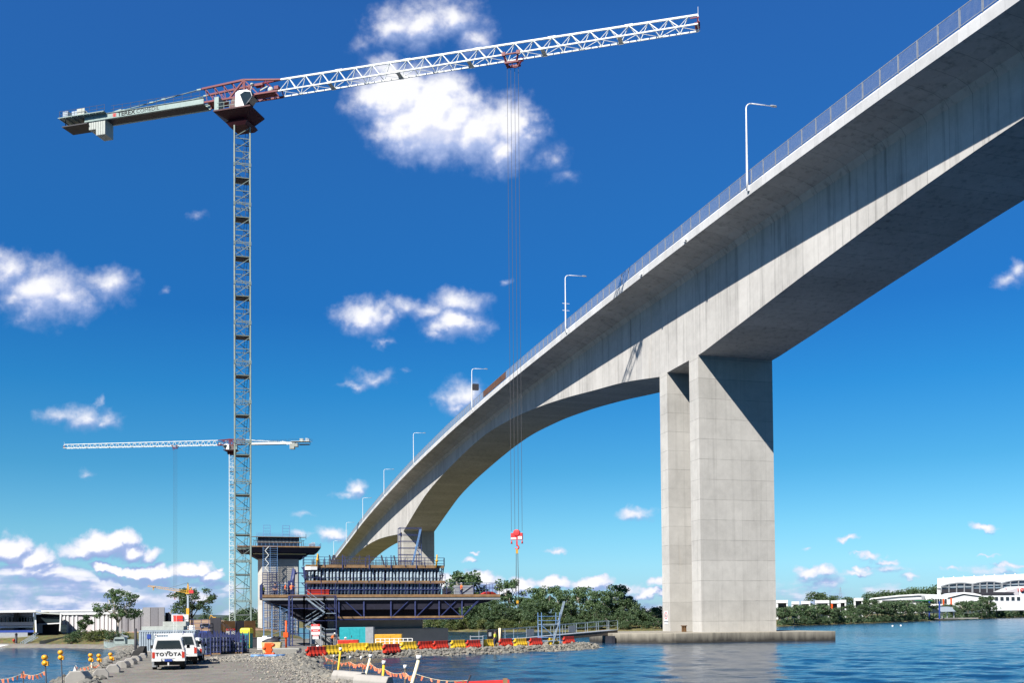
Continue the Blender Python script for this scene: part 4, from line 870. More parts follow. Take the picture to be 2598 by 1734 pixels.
for k in range(nz):
    a, b = zl+(zpl-zl)*k/nz, zl+(zpl-zl)*(k+1)/nz; x0, x1 = (-3.6, -2.7) if k % 2 == 0 else (-2.7, -3.6)
    zz.bar(T(x1, -3.3, a), T(x0, -3.3, b), .16)
part('stair_flight', zz, M['jibw'], ts)
tl = thing('access_scaffold', T(-1, -3, 0), 'tall blue access scaffold covering the lower face of the tall pier', 'scaffold')
part('frame', scaffold(MB(), T, -4.2, -.6, -3.2, -1.4, -.2, zl-.1, .62, 3, .07), M['blue'], tl)
part('side_frame', scaffold(MB(), T, -.6, 4.2, -2.6, -1.4, -.2, zl-3.2, 1.0, 4, .06), M['scaf'], tl)
# ---------------------------------------------------------------- people
def person(loc, face, label, top='hiviso', pose='stand', hel='helmet', sc=1.0):
    """one skinned body; helmet, vest and trousers are its clothing"""
    p = thing('person', loc, label, 'person', 'workers on the site', face)
    lean = {'stand': 0, 'bend': .75, 'reach': .12}[pose]
    hip = Vector((0, 0, .92)) if pose != 'bend' else Vector((-.08, 0, .86))
    d = Vector((math.sin(lean), 0, math.cos(lean)))
    ch_, nk = hip+d*.38, hip+d*.56; hdp = nk+Vector((math.sin(lean*.6), 0, math.cos(lean*.6)))*.2
    V = [hip, hip+d*.2, ch_, nk, nk+(hdp-nk)*.5, hdp, hdp+(hdp-nk)*.35]; E_ = [(i, i+1) for i in range(6)]; Rr = [.15, .14, .17, .075, .07, .095, .06]
    for s_ in (-1, 1):
        i0 = len(V); kf = .06 if s_ > 0 else -.02
        V += [hip+Vector((0, s_*.1, -.06)), Vector((kf+.02, s_*.12, .48)), Vector((kf-.04, s_*.13, .09)), Vector((kf+.12, s_*.14, .03))]; Rr += [.1, .07, .05, .045]
        E_ += [(0, i0), (i0, i0+1), (i0+1, i0+2), (i0+2, i0+3)]
        j0 = len(V); sh = ch_+d*.1+Vector((0, s_*.19, 0))
        if pose == 'stand': el, wr = sh+Vector((-.03, s_*.06, -.29)), sh+Vector((.12, s_*.04, -.5))
        elif pose == 'bend': el, wr = sh+Vector((.1, s_*.04, -.28)), sh+Vector((.22, -s_*.02, -.5))
        else: el, wr = sh+Vector((.18, s_*.05, -.16)), sh+Vector((.42, -s_*.03, .02))
        ha = wr+(wr-el).normalized()*.09
        V += [sh, el, wr, ha]; Rr += [.065, .05, .038, .042]; E_ += [(2, j0), (j0, j0+1), (j0+1, j0+2), (j0+2, j0+3)]
    def skin(name, V_, E2, R_, mt, par):
        me = bpy.data.meshes.new(name); me.from_pydata([tuple(v) for v in V_], E2, []); me.materials.append(mt)
        o = link(bpy.data.objects.new(name, me), par)
        o.modifiers.new('skin', 'SKIN'); 
        for k, v in enumerate(me.skin_vertices[0].data): v.radius = (R_[k], R_[k]); v.use_root = (k == 0)
        sb = o.modifiers.new('smooth', 'SUBSURF'); sb.levels = 1; sb.render_levels = 1; return o
    b = skin('body', V, E_, Rr, M['skin'], p)
    skin('shirt', [hip+d*.05, hip+d*.2, ch_, nk-d*.05] + [V[11+i] for i in (0, 1)] + [V[19+i] for i in (0, 1)], [(0, 1), (1, 2), (2, 3), (2, 4), (4, 5), (2, 6), (6, 7)], [.175, .165, .195, .10, .085, .068, .085, .068], M[top], p)
    skin('trousers', [hip+d*.04, V[7], V[8], V[9], V[15], V[16], V[17]], [(0, 1), (1, 2), (2, 3), (0, 4), (4, 5), (5, 6)], [.172, .122, .09, .07, .122, .09, .07], M['navy'], p)
    hm = MB().sph(hdp+(hdp-nk)*.30, .125, 10, 6, (1.1, 1, .8)).box(hdp+(hdp-nk)*.22+Vector((.1, 0, 0)), (.14, .2, .03)); part('helmet', hm, M[hel], p, True)
    if sc != 1.0: place(p, loc, face, sc)
    return p
person(W(-10.6, -1.6, 6.5), 1.2, 'worker in orange shirt on the platform by the formwork end', 'hiviso', 'reach')
person(W(-11.3, -1.3, 6.5), .2, 'orange shirted worker standing behind the reaching one on the platform', 'hiviso', 'stand')
person(W(-12.6, -2.2, 6.5), -1.4, 'worker in dark green shirt alone at the platform railing', 'navy', 'stand', 'dark')
person(W(-13.8, 4.5, 6.5), 2.6, 'worker in yellow shirt at the far corner of the platform', 'hivisy', 'stand')
person(W(10.9, -2.2, 6.5), .6, 'worker in orange shirt on the open end of the platform', 'hiviso', 'stand')
g_ = gnd(1255, 1647); person((g_.x, g_.y+4, .5), 2.8, 'worker in yellow shirt and dark helmet at the gangway gate', 'hivisy', 'stand', 'dark')
g_ = gnd(842, 1640); person((g_.x, g_.y, .5), -.4, 'worker in orange bending beside the teal generator', 'hiviso', 'bend')
g_ = gnd(868, 1652); person((g_.x, g_.y, .45), -.2, 'worker in orange crouching low behind the yellow barriers', 'hiviso', 'bend', 'helmet', .9)
# ---------------------------------------------------------------- vehicles
def ute(loc, rz, label, words=None, rack=True, sc=1.0):
    """utility with a canopy over the tray; origin under the rear bumper, nose along +y"""
    u = thing('parked_utility', loc, label, 'utility vehicle', None, rz)
    hw = .86; L = 4.8
    def sec(y, pts): return [Vector((x*hw, y, z)) for x, z in pts]
    full = [(-1, .52), (-1.0, .95), (-.97, 1.1), (.97, 1.1), (1.0, .95), (1, .52)]
    b = MB().loft([sec(.06, full), sec(.3, full), sec(3.5, full), sec(3.7, [(-1, .5), (-1, .92), (-.95, 1.02), (.95, 1.02), (1, .92), (1, .5)]), sec(4.7, [(-.96, .5), (-.96, .82), (-.9, .92), (.9, .92), (.96, .82), (.96, .5)])])
    part('body', b, M['white'], u, True, .03)
    cab = MB().loft([sec(1.95, [(-.97, 1.09), (-.80, 1.70), (-.72, 1.74), (.72, 1.74), (.80, 1.70), (.97, 1.09)]), sec(2.9, [(-.97, 1.09), (-.80, 1.70), (-.72, 1.74), (.72, 1.74), (.80, 1.70), (.97, 1.09)]), sec(3.55, [(-.96, 1.04), (-.93, 1.10), (-.9, 1.11), (.9, 1.11), (.93, 1.10), (.96, 1.04)])])
    part('cab', cab, M['white'], u, True, .02)
    cn = MB().loft([sec(.06, [(-.97, 1.09), (-.78, 1.68), (-.68, 1.74), (.68, 1.74), (.78, 1.68), (.97, 1.09)]), sec(.35, [(-.97, 1.09), (-.82, 1.74), (-.70, 1.80), (.70, 1.80), (.82, 1.74), (.97, 1.09)]), sec(1.93, [(-.97, 1.09), (-.82, 1.74), (-.70, 1.80), (.70, 1.80), (.82, 1.74), (.97, 1.09)])])
    c_ = part('canopy', cn, M['white'], u, True, .03)
    part('rear_window', MB().prism([Vector((x*hw, .035, z)) for x, z in ((-.80, 1.17), (.80, 1.17), (.66, 1.62), (-.66, 1.62))], (0, .01, 0)), M['glass'], c_, True)
    for s_ in (-1, 1):
        part('side_window', MB().prism([Vector((s_*hw*(.985-.17*(z-1.1)/.62), y, z)) for y, z in ((.35, 1.2), (1.8, 1.2), (1.8, 1.6), (.45, 1.6))], (s_*.012, 0, 0)), M['glass'], c_, True)
        part('door_window', MB().prism([Vector((s_*hw*(.985-.17*(z-1.1)/.62), y, z)) for y, z in ((2.0, 1.18), (3.25, 1.18), (2.85, 1.62), (2.0, 1.62))], (s_*.012, 0, 0)), M['glass'], u, True)
        part('tail_lamp', MB().box((s_*hw*.90, .04, .82), (.14, .06, .32)), M['barr'], u, True)
        for y in (.95, 3.85):
            w_ = part('wheel', MB().tube([(s_*.63, y, .34), (s_*.86, y, .34)], .34, 18), M['black'], u, True)
            part('rim', MB().tube([(s_*.862, y, .34), (s_*.872, y, .34)], .2, 12), M['galv'], w_, True)
        part('mud_flap', MB().box((s_*.72, .52, .32), (.3, .02, .34)), M['galv'] if s_ < 0 else M['black'], u, True)
        part('mirror', MB().box((s_*1.0, 3.05, 1.2), (.18, .1, .2)), M['black'], u, True)
    part('underside', MB().box((0, 2.0, .42), (1.45, 3.6, .2)).box((0, .3, .38), (1.5, .3, .24)), M['black'], u, True)
    part('bumper', MB().box((-.62, -.02, .55), (.5, .12, .14)).box((.62, -.02, .55), (.5, .12, .14)).box((0, .01, .54), (1.4, .06, .1)), M['white'], u, True)
    part('number_plate', MB().box((0, -.05, .53), (.4, .02, .12)), M['navyp'], u, True)
    part('tow_ball', MB().box((0, -.06, .33), (.08, .1, .16)), M['white'], u, True)
    tg = part('tailgate', MB().box((0, .045, .84), (1.42, .05, .44)), M['white'], u, True, .012)
    part('handle', MB().box((0, .012, 1.0), (.16, .02, .05)), M['black'], tg, True)
    if words:
        Rm = Matrix(((1, 0, 0, 0), (0, 0, -1, .012), (0, 1, 0, .85), (0, 0, 0, 1))); text('lettering', words, .25, Rm, M['black'], tg, spacing=1.28, sx=1.1, bold=.01)
    if rack:
        r_ = MB()
        for y in (.5, 1.6): r_.bar((-.68, y, 1.78), (-.68, y, 1.95), .04).bar((.68, y, 1.78), (.68, y, 1.95), .04).bar((-.78, y, 1.95), (.78, y, 1.95), .06)
        r_.bar((-.72, .4, 1.97), (-.72, 1.8, 1.97), .05).bar((.72, .4, 1.97), (.72, 1.8, 1.97), .05); part('roof_rack', r_, M['white'], u, True)
        part('aerial', MB().bar((.18, 3.5, 1.0), (.18, 3.5, 2.95), .02), M['white'], u, True); part('aerial', MB().bar((.32, 3.5, 1.0), (.32, 3.5, 3.0), .02), M['white'], u, True)
    if sc != 1: place(u, loc, rz, sc)
    return u
pt = gnd(428, 1701.5)
u1 = ute((pt.x-.02, pt.y, pt.z), .30, 'front white utility with canopy, roof rack and lettered tailgate parked on gravel', 'TOYOTA', True, 1.07)
pt2 = gnd(452, 1690); ute((pt2.x, pt2.y+.6, pt2.z), .30, 'white utility with square high canopy parked close beyond the lettered one', None, False, 1.14)
pt3 = gnd(478, 1682); ute((pt3.x+.1, pt3.y, pt3.z), .26, 'third white utility, mostly hidden, farthest along the parked line', None, False, .95)
def car(loc, rz, label, col, sc=1.0, van=False):
    c = thing('parked_car', loc, label, 'car', None, rz)
    pr = [(0, .35), (0, .85), (.5, .95), (1.1, 1.42), (2.5, 1.45), (3.3, .95), (4.2, .82), (4.3, .35)] if not van else [(0, .4), (0, 1.5), (.15, 1.95), (3.3, 1.95), (4.0, 1.2), (4.6, 1.05), (4.7, .4)]
    part('body', MB().prism([Vector((y, -.82, z)) for y, z in pr], (0, 1.64, 0)), col, c, True, .05)
    wn = [(.75, .98), (1.2, 1.36), (2.4, 1.38), (3.1, .98)] if not van else [(.4, 1.3), (.4, 1.75), (3.2, 1.75), (3.7, 1.3)]
    for s_ in (-1, 1): part('window', MB().prism([Vector((y, s_*.825, z)) for y, z in wn], (0, s_*.01, 0)), M['glass'], c, True)
    for y in (.85, 3.4):
        for s_ in (-1, 1): part('wheel', MB().tube([(y, s_*.65, .31), (y, s_*.84, .31)], .31, 12), M['black'], c, True)
    if sc != 1: place(c, loc, rz, sc)
    return c
def landz(x, y): return max(lz(x, y), dz(x, y), gz(x, y))
def atz(px, Y):
    p = at(px, 1500, Y); return Vector((p.x, p.y, landz(p.x, p.y)))
for px, Y, rz, lb, cl, van in ((394, 235, .1, 'white four wheel drive parked before the tall grey warehouse end', 'white', True), (422, 232, .2, 'low white car parked beside the white four wheel drive', 'white', False), (446, 238, 0, 'dark red car half hidden behind the container stack', 'barr', False), (508, 235, .1, 'white van parked behind the blue railed deck', 'white', True), (590, 165, .3, 'small white car between the crane mast legs on the dirt', 'white', False), (572, 185, .1, 'white pickup parked on the orange dirt', 'white', True), (285, 140, .2, 'silver car at the top of the boat ramp', 'galv', False), (270, 141, 2.9, 'dark sedan on the ramp beside the silver car', 'dark', False)):
    p = atz(px, Y); car((p.x, p.y, p.z), rz, lb, M[cl], .6 if px > 300 else .5, van)
# ---------------------------------------------------------------- kerb blocks, barriers
def kerb_block(loc, rz, label, L=2.2, sc=1.0, tilt=0.0):
    k = MB(); oct_ = [(-.48, 0), (-.5, .42), (-.26, .72), (.26, .72), (.5, .42), (.48, 0)]
    k.loft([[Vector((x, y*.9, z)) for x, z in oct_] for y in (-L/2, L/2)])
    o = part('kerb_block', k, M['kerb'], None, True, .05); tag(o, label, 'concrete block', 'kerb blocks lining the road')
    Mx = Matrix.Translation(Vector(loc)) @ Matrix.Rotation(rz, 4, 'Z') @ Matrix.Rotation(tilt, 4, 'X') @ Matrix.Scale(sc, 4); o.matrix_basis = Mx; return o
kb = [(200, 1733, 1.15, .9), (256, 1721, .95, .78), (287, 1707, .8, .74), (312, 1696, .75, .72), (331, 1687, .7, .70), (346, 1679, .75, .68), (362, 1671, .6, .66), (348, 1664, .75, .8), (378, 1664, .5, .65)]
nm = ['closest to the bottom edge, large and flat topped', 'next after the large flat one', 'third from the large flat one', 'fourth from the large flat one', 'level with the rear wheel of the utility', 'just past the rear wheel of the utility', 'at the side of the utility', 'tall one near the dark plastic sheet', 'last before the utility hides the line']
for (px, py, rz, sc), d in zip(kb, nm): p = gnd(px, py); kerb_block((p.x, p.y, p.z-.1), rnd.uniform(.15, .5), 'kerb block, '+d, 1.9 if sc < .85 else 2.6, sc, rnd.uniform(-.05, .05))
for px, py, rz, sc, d in ((885, 1727, 1.2, .72, 'with split end, beside the leaning poles'), (946, 1741, 1.25, .75, 'cut by the frame edge below the flag line')): p = gnd(px, py); kerb_block((p.x, p.y, p.z-.1), rz, 'pale worn block on the bay side, '+d, 2.4, sc, .06)
def water_barrier(loc, rz, label, col, tilt=0.0):
    """plastic water filled barrier, 1.9 m long, with lugs, ribs and fork slots"""
    w_ = thing('water_barrier', loc, label, 'road barrier', 'red and yellow plastic barriers along the rock spit', rz)
    b = MB(); L = 1.0
    prof = [(-.25, 0), (-.25, .2), (-.17, .34), (-.10, .52), (-.08, .86), (.08, .86), (.10, .52), (.17, .34), (.25, .2), (.25, 0)]
    b.loft([[Vector((x*(1.1 if k % 2 else .86), y, z)) for x, z in prof] for k, y in enumerate([-L+2*L*i/10 for i in range(11)])])
    part('body', b, M[col], w_, True, .02)
    for s_ in (-1, 1):
        l_ = MB().tube([(0, s_*(L+.06), .12 if s_ > 0 else .42), (0, s_*(L+.06), .32 if s_ > 0 else .62)], .15, 10); part('lug', l_, M[col], w_, True)
    part('badge', MB().box((.10 if False else -.115, 0, .62), (.02, .16, .14)), M['signw'], w_, True)
    return w_
_a, _b = gnd(800, 1664.5), gnd(930, 1656.5); r0_ = math.atan2(_b.y-_a.y, _b.x-_a.x)-math.pi/2
bs = [(803, 1663, 'barr', -.75), (842, 1660, 'bary', -.8), (878, 1657.5, 'bary', -.85), (911, 1656.5, 'bary', -1.0)]
x = 946
for px0, px1, y0, y1, c in ((928, 972, 1656, 1655, 'bary'), (972, 1015, 1656, 1655, 'barr'), (1016, 1060, 1651, 1650, 'bary'), (1061, 1099, 1649, 1648.5, 'barr'), (1100, 1138, 1648, 1647.5, 'barr'), (1142, 1184, 1646, 1645.5, 'bary'), (1185, 1219, 1646.5, 1646, 'barr'), (1222, 1264, 1643, 1642.5, 'bary'), (1265, 1302, 1641.5, 1641, 'barr'), (1302, 1340, 1640.5, 1640, 'bary'), (1341, 1379, 1639.5, 1639, 'barr'), (1390, 1424, 1637.5, 1636, 'bary'), (1424, 1463, 1635, 1633, 'barr')):
    bs.append(((px0+px1)/2, (y0+y1)/2, c, None))
seen = {'barr': 0, 'bary': 0}
ordn = ['first', 'second', 'third', 'fourth', 'fifth', 'sixth', 'seventh', 'eighth', 'ninth']
for i, (px, py, c, rz) in enumerate(bs):
    p = gnd(px, py); z = gz(p.x, p.y); k = ordn[seen[c]]; seen[c] += 1
    if rz is None:
        a, b = gnd(950, 1655.5), gnd(1444, 1634.5); rz = math.atan2(b.y-a.y, b.x-a.x) - math.pi/2
    col = 'red' if c == 'barr' else 'yellow'
    water_barrier((p.x, p.y, max(z, .42)), rz, f'{col} plastic barrier on the rock spit, {k} {col} one counting out from the road', c)
# ---------------------------------------------------------------- flag lines
def pole_at(px, py_top, py_base, name, label, col, group, base_dx=0, r=.03, cap=None):
    b = gnd(px+base_dx, py_base); Y = b.y; t = at(px, py_top, Y)
    p = thing(name, b, label, 'pole', group); part('post', MB().tube([b-(t-b).normalized()*1.5, t], r, 7), M[col], p)
    if cap: part('cap', MB().tube([t-Vector((0, 0, .02)), t+Vector((0, 0, .14))], r*1.5, 8), M[cap], p)
    return p, b, t
def flag_line(pts, n, name, label):
    f = thing(name, pts[0], label, 'flag line')
    L = MB(); c_ = []
    for a, b in zip(pts, pts[1:]):
        seg = [a.lerp(b, i/6) - Vector((0, 0, .14*math.sin(math.pi*i/6))) for i in range(7)]; L.tube(seg, .008, 4); c_ += seg[:-1]
    part('cord', L, M['pvc'], f)
    c_.append(pts[-1]); R_ = random.Random(len(pts))
    for k in range(n):
        t = (k+.5)/n*(len(c_)-1); i = int(t); p = c_[i].lerp(c_[min(i+1, len(c_)-1)], t-i)
        w_ = Vector((R_.uniform(.03, .07), R_.uniform(-.03, .03), 0)); d = Vector((R_.uniform(-.12, .05), R_.uniform(-.05, .05), -R_.uniform(.14, .24)))
        fm = MB(); fm.prism([p-w_, p+w_, p+w_*.8+d, p-w_*.5+d*.85], (0, .012, 0)); part('flag', fm, M['flag'], f)
LP = [(57, 1705, 1740, 'flag post tied with orange tape at the water edge, lampless'), (115, 1690, 1742, 'post with twin amber lamps, nearest the frame corner'), (155, 1675, 1722, 'tallest post with twin amber lamps over the water'), (190, 1690, 1716, 'leaning post with white ribbon and no lamp'), (231, 1680, 1704, 'post with twin amber lamps above the third kerb block'), (252, 1680, 1697, 'short post with twin amber lamps behind the rubble'), (284, 1676, 1690, 'last lamp post, tilted, beside the dark plastic sheet')]
lp = []
for i, (px, yt, yb, lb) in enumerate(LP):
    p, b, t = pole_at(px, yt, yb, 'lamp_post', lb, 'dark' if i not in (4,) else 'pvc', 'warning posts on the water side', {3: 10}.get(i, 3), .028); lp.append(t)
    if i in (1, 2, 4, 5, 6):
        tilt = .03 if i != 6 else .1
        part('lamp', MB().tube([t+Vector((-.02, -.07, .1)), t+Vector((-.02, .09, .1))], .12, 12).box(t+Vector((.09, 0, .08)), (.1, .12, .2)), M['amber'], p)
        part('lamp', MB().tube([t+Vector((-tilt, -.07, .36)), t+Vector((-tilt, .09, .36))], .12, 12).box(t+Vector((-tilt, 0, .2)), (.1, .12, .12)), M['amber'], p)
    else: part('ribbon', MB().prism([t, t+Vector((.07, 0, 0)), t+Vector((.12, .02, -.35)), t+Vector((-.1, 0, -.3))], (0, .012, 0)), M['flag' if i == 0 else 'white'], p)
e0 = at(-25, 1722, lp[0].y)
flag_line([e0, lp[0]-Vector((0, 0, .1)), lp[1]-Vector((0, 0, .25))], 13, 'flag_line', 'sagging line of orange flags between the two posts by the frame corner')
flag_line([lp[3]-Vector((0, 0, .05)), lp[4]-Vector((0, 0, .2)), lp[5]-Vector((0, 0, .15))], 9, 'flag_line', 'short line of orange flags from the ribbon post to the lamp posts')
RP = [(864, 1651, 1704, 'yellow', 'upright yellow capped pole, first behind the split concrete block', -6, .06), (847, 1669, 1698, 'rusty', 'thin dark stake in the bay, closest to the rock spit', -3, .03), (888, 1672, 1708, 'rusty', 'thin dark stake with white cap beside the yellow pole', 0, .03), (916, 1674, 1717, 'rusty', 'dark stake leaning back with white cap', 6, .035), (940, 1669, 1722, 'pale', 'pale capped pole leaning over the first concrete block', -14, .06), (974, 1686, 1740, 'yellow', 'short yellow pole with white cap at the middle of the flag line', -4, .06), (1028, 1697, 1745, 'rusty', 'dark stake with broad white cap on the flag line', 0, .05), (1063, 1673, 1752, 'pale', 'tallest pale pole, leaning hard, nearest to the red sign', -22, .075), (1194, 1714, 1760, 'dark', 'black stick at the end of the flag line by the red sign', -18, .035)]
rp = []
for px, yt, yb, c, lb, dx, r in RP:
    p, b, t = pole_at(px, yt, yb, 'marker_pole', lb, {'yellow': 'bary', 'rusty': 'barkd', 'pale': 'pvc', 'dark': 'dark'}[c], 'marker poles beside the bay', dx, r, None if c == 'dark' else 'white'); rp.append((b, t))
def on_pole(i, py):
    b, t = rp[i]; return b.lerp(t, .78 if i != 7 else .52)
far0 = gnd(818, 1668)+Vector((0, 0, .25))
flag_line([far0, on_pole(1, 0), on_pole(2, 0), on_pole(3, 0), on_pole(4, 0), on_pole(5, 0), on_pole(6, 0), on_pole(7, 0), rp[8][0].lerp(rp[8][1], .7)], 52, 'flag_line', 'long line of orange flags strung on poles beside the bay')
sb = at(1160, 1733, 40.5); se = at(1292, 1729, 39.5)
rsg = thing('warning_board', sb.lerp(se, .5)-Vector((0, 0, .6)), 'red board with white lettering just showing at the bottom edge', 'sign')
part('board', MB().prism([sb+Vector((0, 0, .02)), se+Vector((0, 0, .04)), se-Vector((0, 0, .9)), sb-Vector((0, 0, .9))], (.0, .03, 0)), M['signr'], rsg)
part('stake', MB().box(se+Vector((-.16, .06, -.85)), (.18, .06, 1.9)), M['ply'], rsg); part('stake', MB().box(sb+Vector((.3, .06, -.95)), (.14, .06, 1.7)), M['ply'], rsg)
# ---------------------------------------------------------------- site clutter, placed from the ground up
def gp(px, py, dz=0):
    p = gnd(px, py); return Vector((p.x, p.y, gz(p.x, p.y)+dz))
Xa, Ya = Vector((1, 0, 0)), Vector((0, 1, 0))
def rotax(a): return (Vector((math.cos(a), math.sin(a), 0)), Vector((-math.sin(a), math.cos(a), 0)), Z3)
# pale blue shipping container
p = gp(352, 1661); A = rotax(.12); cl_, ch_ = 5.4, 2.35
cn = thing('shipping_container', p, 'pale blue grey ribbed shipping container behind the parked utility', 'container'); c0 = p+A[0]*2.7+A[1]*1.2
part('body', MB().box(c0+Z3*ch_/2, (cl_, 2.3, ch_), A), M['contg'], cn)
rib = MB()
for k in range(24): rib.box(c0+A[0]*(-2.55+k*.222)-A[1]*1.17+Z3*ch_/2, (.11, .07, ch_-.3), A)
rib.box(c0-A[1]*1.17+Z3*(ch_-.07), (cl_, .08, .14), A).box(c0-A[1]*1.17+Z3*.08, (cl_, .08, .16), A); part('corrugation', rib, M['contg'], cn)
part('placard', MB().box(c0-A[0]*1.75-A[1]*1.22+Z3*1.75, (.35, .03, .45), A), M['navyp'], cn)
solo('stacked_panels', MB().box(c0-A[0]*.5+Z3*(ch_+.2), (4.0, 2.0, .36), A).box(c0+A[0]*.6+Z3*(ch_+.62), (2.2, 1.8, .46), A), M['cw'], 'pale panels stacked on the shipping container', 'panels')
solo('dark_pile', MB().tube([p-A[0]*.3-Z3*1.5, p-A[0]*.3+Z3*2.55], .13, 10), M['dark'], 'dark steel pile standing in the water beside the container', 'pile')
# blue railed deck behind, with brown wall
q = atz(452, 103); q.z = .5; e_ = at(530, 1500, 103); Wd = e_.x-q.x
dk = thing('site_deck', q, 'dark blue railed deck over a brown wall behind the panel stacks', 'deck')
part('floor', MB().box((q.x+Wd/2, q.y+1.4, 2.5), (Wd, 3, .22)), M['navyp'], dk); part('wall', MB().box((q.x+Wd/2, q.y+1.6, 1.45), (Wd-.4, 2.4, 1.9)), M['brown'], dk)
rr = MB(); railing(rr, [Vector((q.x, q.y, 2.6)), Vector((q.x+Wd, q.y, 2.6))], 1.25, 3, .85, .05); part('railing', rr, M['blue'], dk)
part('end_screen', MB().box((q.x+Wd+.55, q.y+.5, 2.25), (1.1, .2, 3.5)), M['dark'], dk)
rr = MB()
for o_ in (0, .9): rr.bar((q.x+Wd+1.1, q.y+o_, 2.5), (q.x+Wd+3.4, q.y+o_, .6), .1, .2).bar((q.x+Wd+1.1, q.y+o_, 3.6), (q.x+Wd+3.6, q.y+o_, 1.6), .05)
for k in range(8): rr.box((q.x+Wd+1.3+k*.28, q.y+.45, 2.35-k*.23), (.26, .9, .05))
part('steps', rr, M['dark'], dk)
# blue formwork panels with starter bars, stacked along the road
for i, (px, py, w_, h, d) in enumerate(((500, 1667, 2.3, 2.0, 'with pale panels, behind the last utility'), (531, 1663, 2.0, 2.0, 'second from the utilities'), (556, 1661, 2.0, 1.9, 'third from the utilities'), (585, 1660, 2.2, 1.9, 'in front of the brown hoarding'), (606, 1659, 1.6, 1.8, 'open and farthest from the utilities'))):
    p = gp(px, py); A = rotax(.25-.03*i); t = thing('form_stack', p, 'blue formwork frame stack '+d, 'formwork stack', 'formwork stacks beside the road')
    R_ = random.Random(i); f = MB()
    for k in range(8):
        x_ = -w_/2+w_*k/7; f.bar(p+A[0]*x_, p+A[0]*x_+Z3*(h+R_.uniform(-.1, .35)), .075); f.bar(p+A[0]*x_+A[1]*1.1, p+A[0]*x_+A[1]*1.1+Z3*(h+R_.uniform(-.1, .35)), .075)
    for z in (.25, .8, 1.35): f.bar(p-A[0]*w_/2+Z3*z, p+A[0]*w_/2+Z3*z, .06).bar(p-A[0]*w_/2+A[1]*1.1+Z3*z, p+A[0]*w_/2+A[1]*1.1+Z3*z, .06)
    part('frame', f, M['blue'], t)
    for k in range(3 if i < 3 else 2): part('panel', MB().box(p+A[1]*.5+Z3*(.35+k*.52), (w_*.9, .8, .42), A), M['grey'] if i else M['sold'], t)
    part('skid', MB().box(p+A[1]*.5+Z3*.06, (w_, 1.1, .12), A), M['ply'], t)
p = gp(488, 1672); solo('white_box', MB().box(p+Z3*.5, (.75, .6, 1.0), rotax(.2)).box(p+Z3*1.02, (.8, .65, .05), rotax(.2)), M['whw'], 'pale box standing at the end of the formwork stacks', 'box')
p = gp(592, 1659); solo('waste_drum', MB().tube([p, p+Z3*.45, p+Z3*.5, p+Z3*.9], [.42, .42, .46, .42], 14).sph(p+Z3*1.0, .5, 8, 5, (1, 1, .5)), M['dark'], 'black lidded drum in front of the formwork stacks', 'drum')
# brown hoarding, sign, loo
a_, b_ = gp(568, 1640), gp(648, 1638); A = rotax(math.atan2(b_.y-a_.y, b_.x-a_.x)); W_ = (b_-a_).length
hd = thing('hoarding', a_, 'brown plywood hoarding box around the near crane base', 'hoarding'); c0 = a_.lerp(b_, .5)
for k, (f0, f1, mt) in enumerate(((0, .35, 'brown'), (.39, .64, 'dark'), (.65, 1.0, 'brown'))): part('panel', MB().box(a_+A[0]*W_*(f0+f1)/2+Z3*1.55+A[1]*(.4 if mt == 'dark' else 0), (W_*(f1-f0), .12 if mt != 'dark' else .8, 3.1), A), M[mt], hd)
part('back', MB().box(c0+A[1]*2.2+Z3*1.5, (W_*.96, .1, 3.0), A), M['brown'], hd)
def notice(loc, A, w_, h, label, split=.32):
    n_ = thing('notice_board', loc, label, 'sign'); part('board', MB().box(Vector(loc), (w_, .03, h), A), M['signw'], n_)
    part('red_band', MB().box(Vector(loc)-A[1]*.02+Z3*(h*(.5-split/2)), (w_, .03, h*split), A), M['signr'], n_)
    l_ = MB()
    for k in range(3): l_.box(Vector(loc)-A[1]*.04+Z3*(h*(.5-split/2)), (w_*.7, .012, h*.07), A)
    part('line', l_, M['signw'], n_); return n_
notice(a_+A[0]*W_*.2-A[1]*.1+Z3*1.75, A, 1.15, .75, 'red and white notice fixed on the brown hoarding')
p = gp(626, 1647); A = rotax(-.1)
lo = thing('portable_toilet', p, 'teal portable toilet with yellow roof in front of the brown hoarding', 'portable toilet')
part('cabin', MB().box(p+Z3*1.0, (1.05, 1.05, 2.0), A), M['loog'], lo, False, .03)
part('door', MB().box(p-A[1]*.54+Z3*1.0+A[0]*.05, (.72, .04, 1.75), A), mat('loo_door', (.02, .22, .24), .5), lo)
part('roof', MB().loft([[p+A[0]*x*s_+A[1]*y*s_+Z3*z for x, y in ((-.58, -.58), (.58, -.58), (.58, .58), (-.58, .58))] for z, s_ in ((1.72, 1), (2.15, 1), (2.32, .8))]), M['looy'], lo, False, .03)
part('side_slat', MB().box(p-A[0]*.54+Z3*1.0, (.03, .8, 1.5), A), M['teal'], lo)
part('corner_post', MB().box(p+A[0]*.5-A[1]*.56+Z3*.95, (.1, .04, 1.7), A), M['looy'], lo)
p = gp(648, 1644); solo('brown_bin', MB().box(p+Z3*.55, (.9, .9, 1.1), A).box(p+Z3*1.13, (1.0, 1.0, .08), A), M['dark'], 'dark bin beside the portable toilet', 'bin')
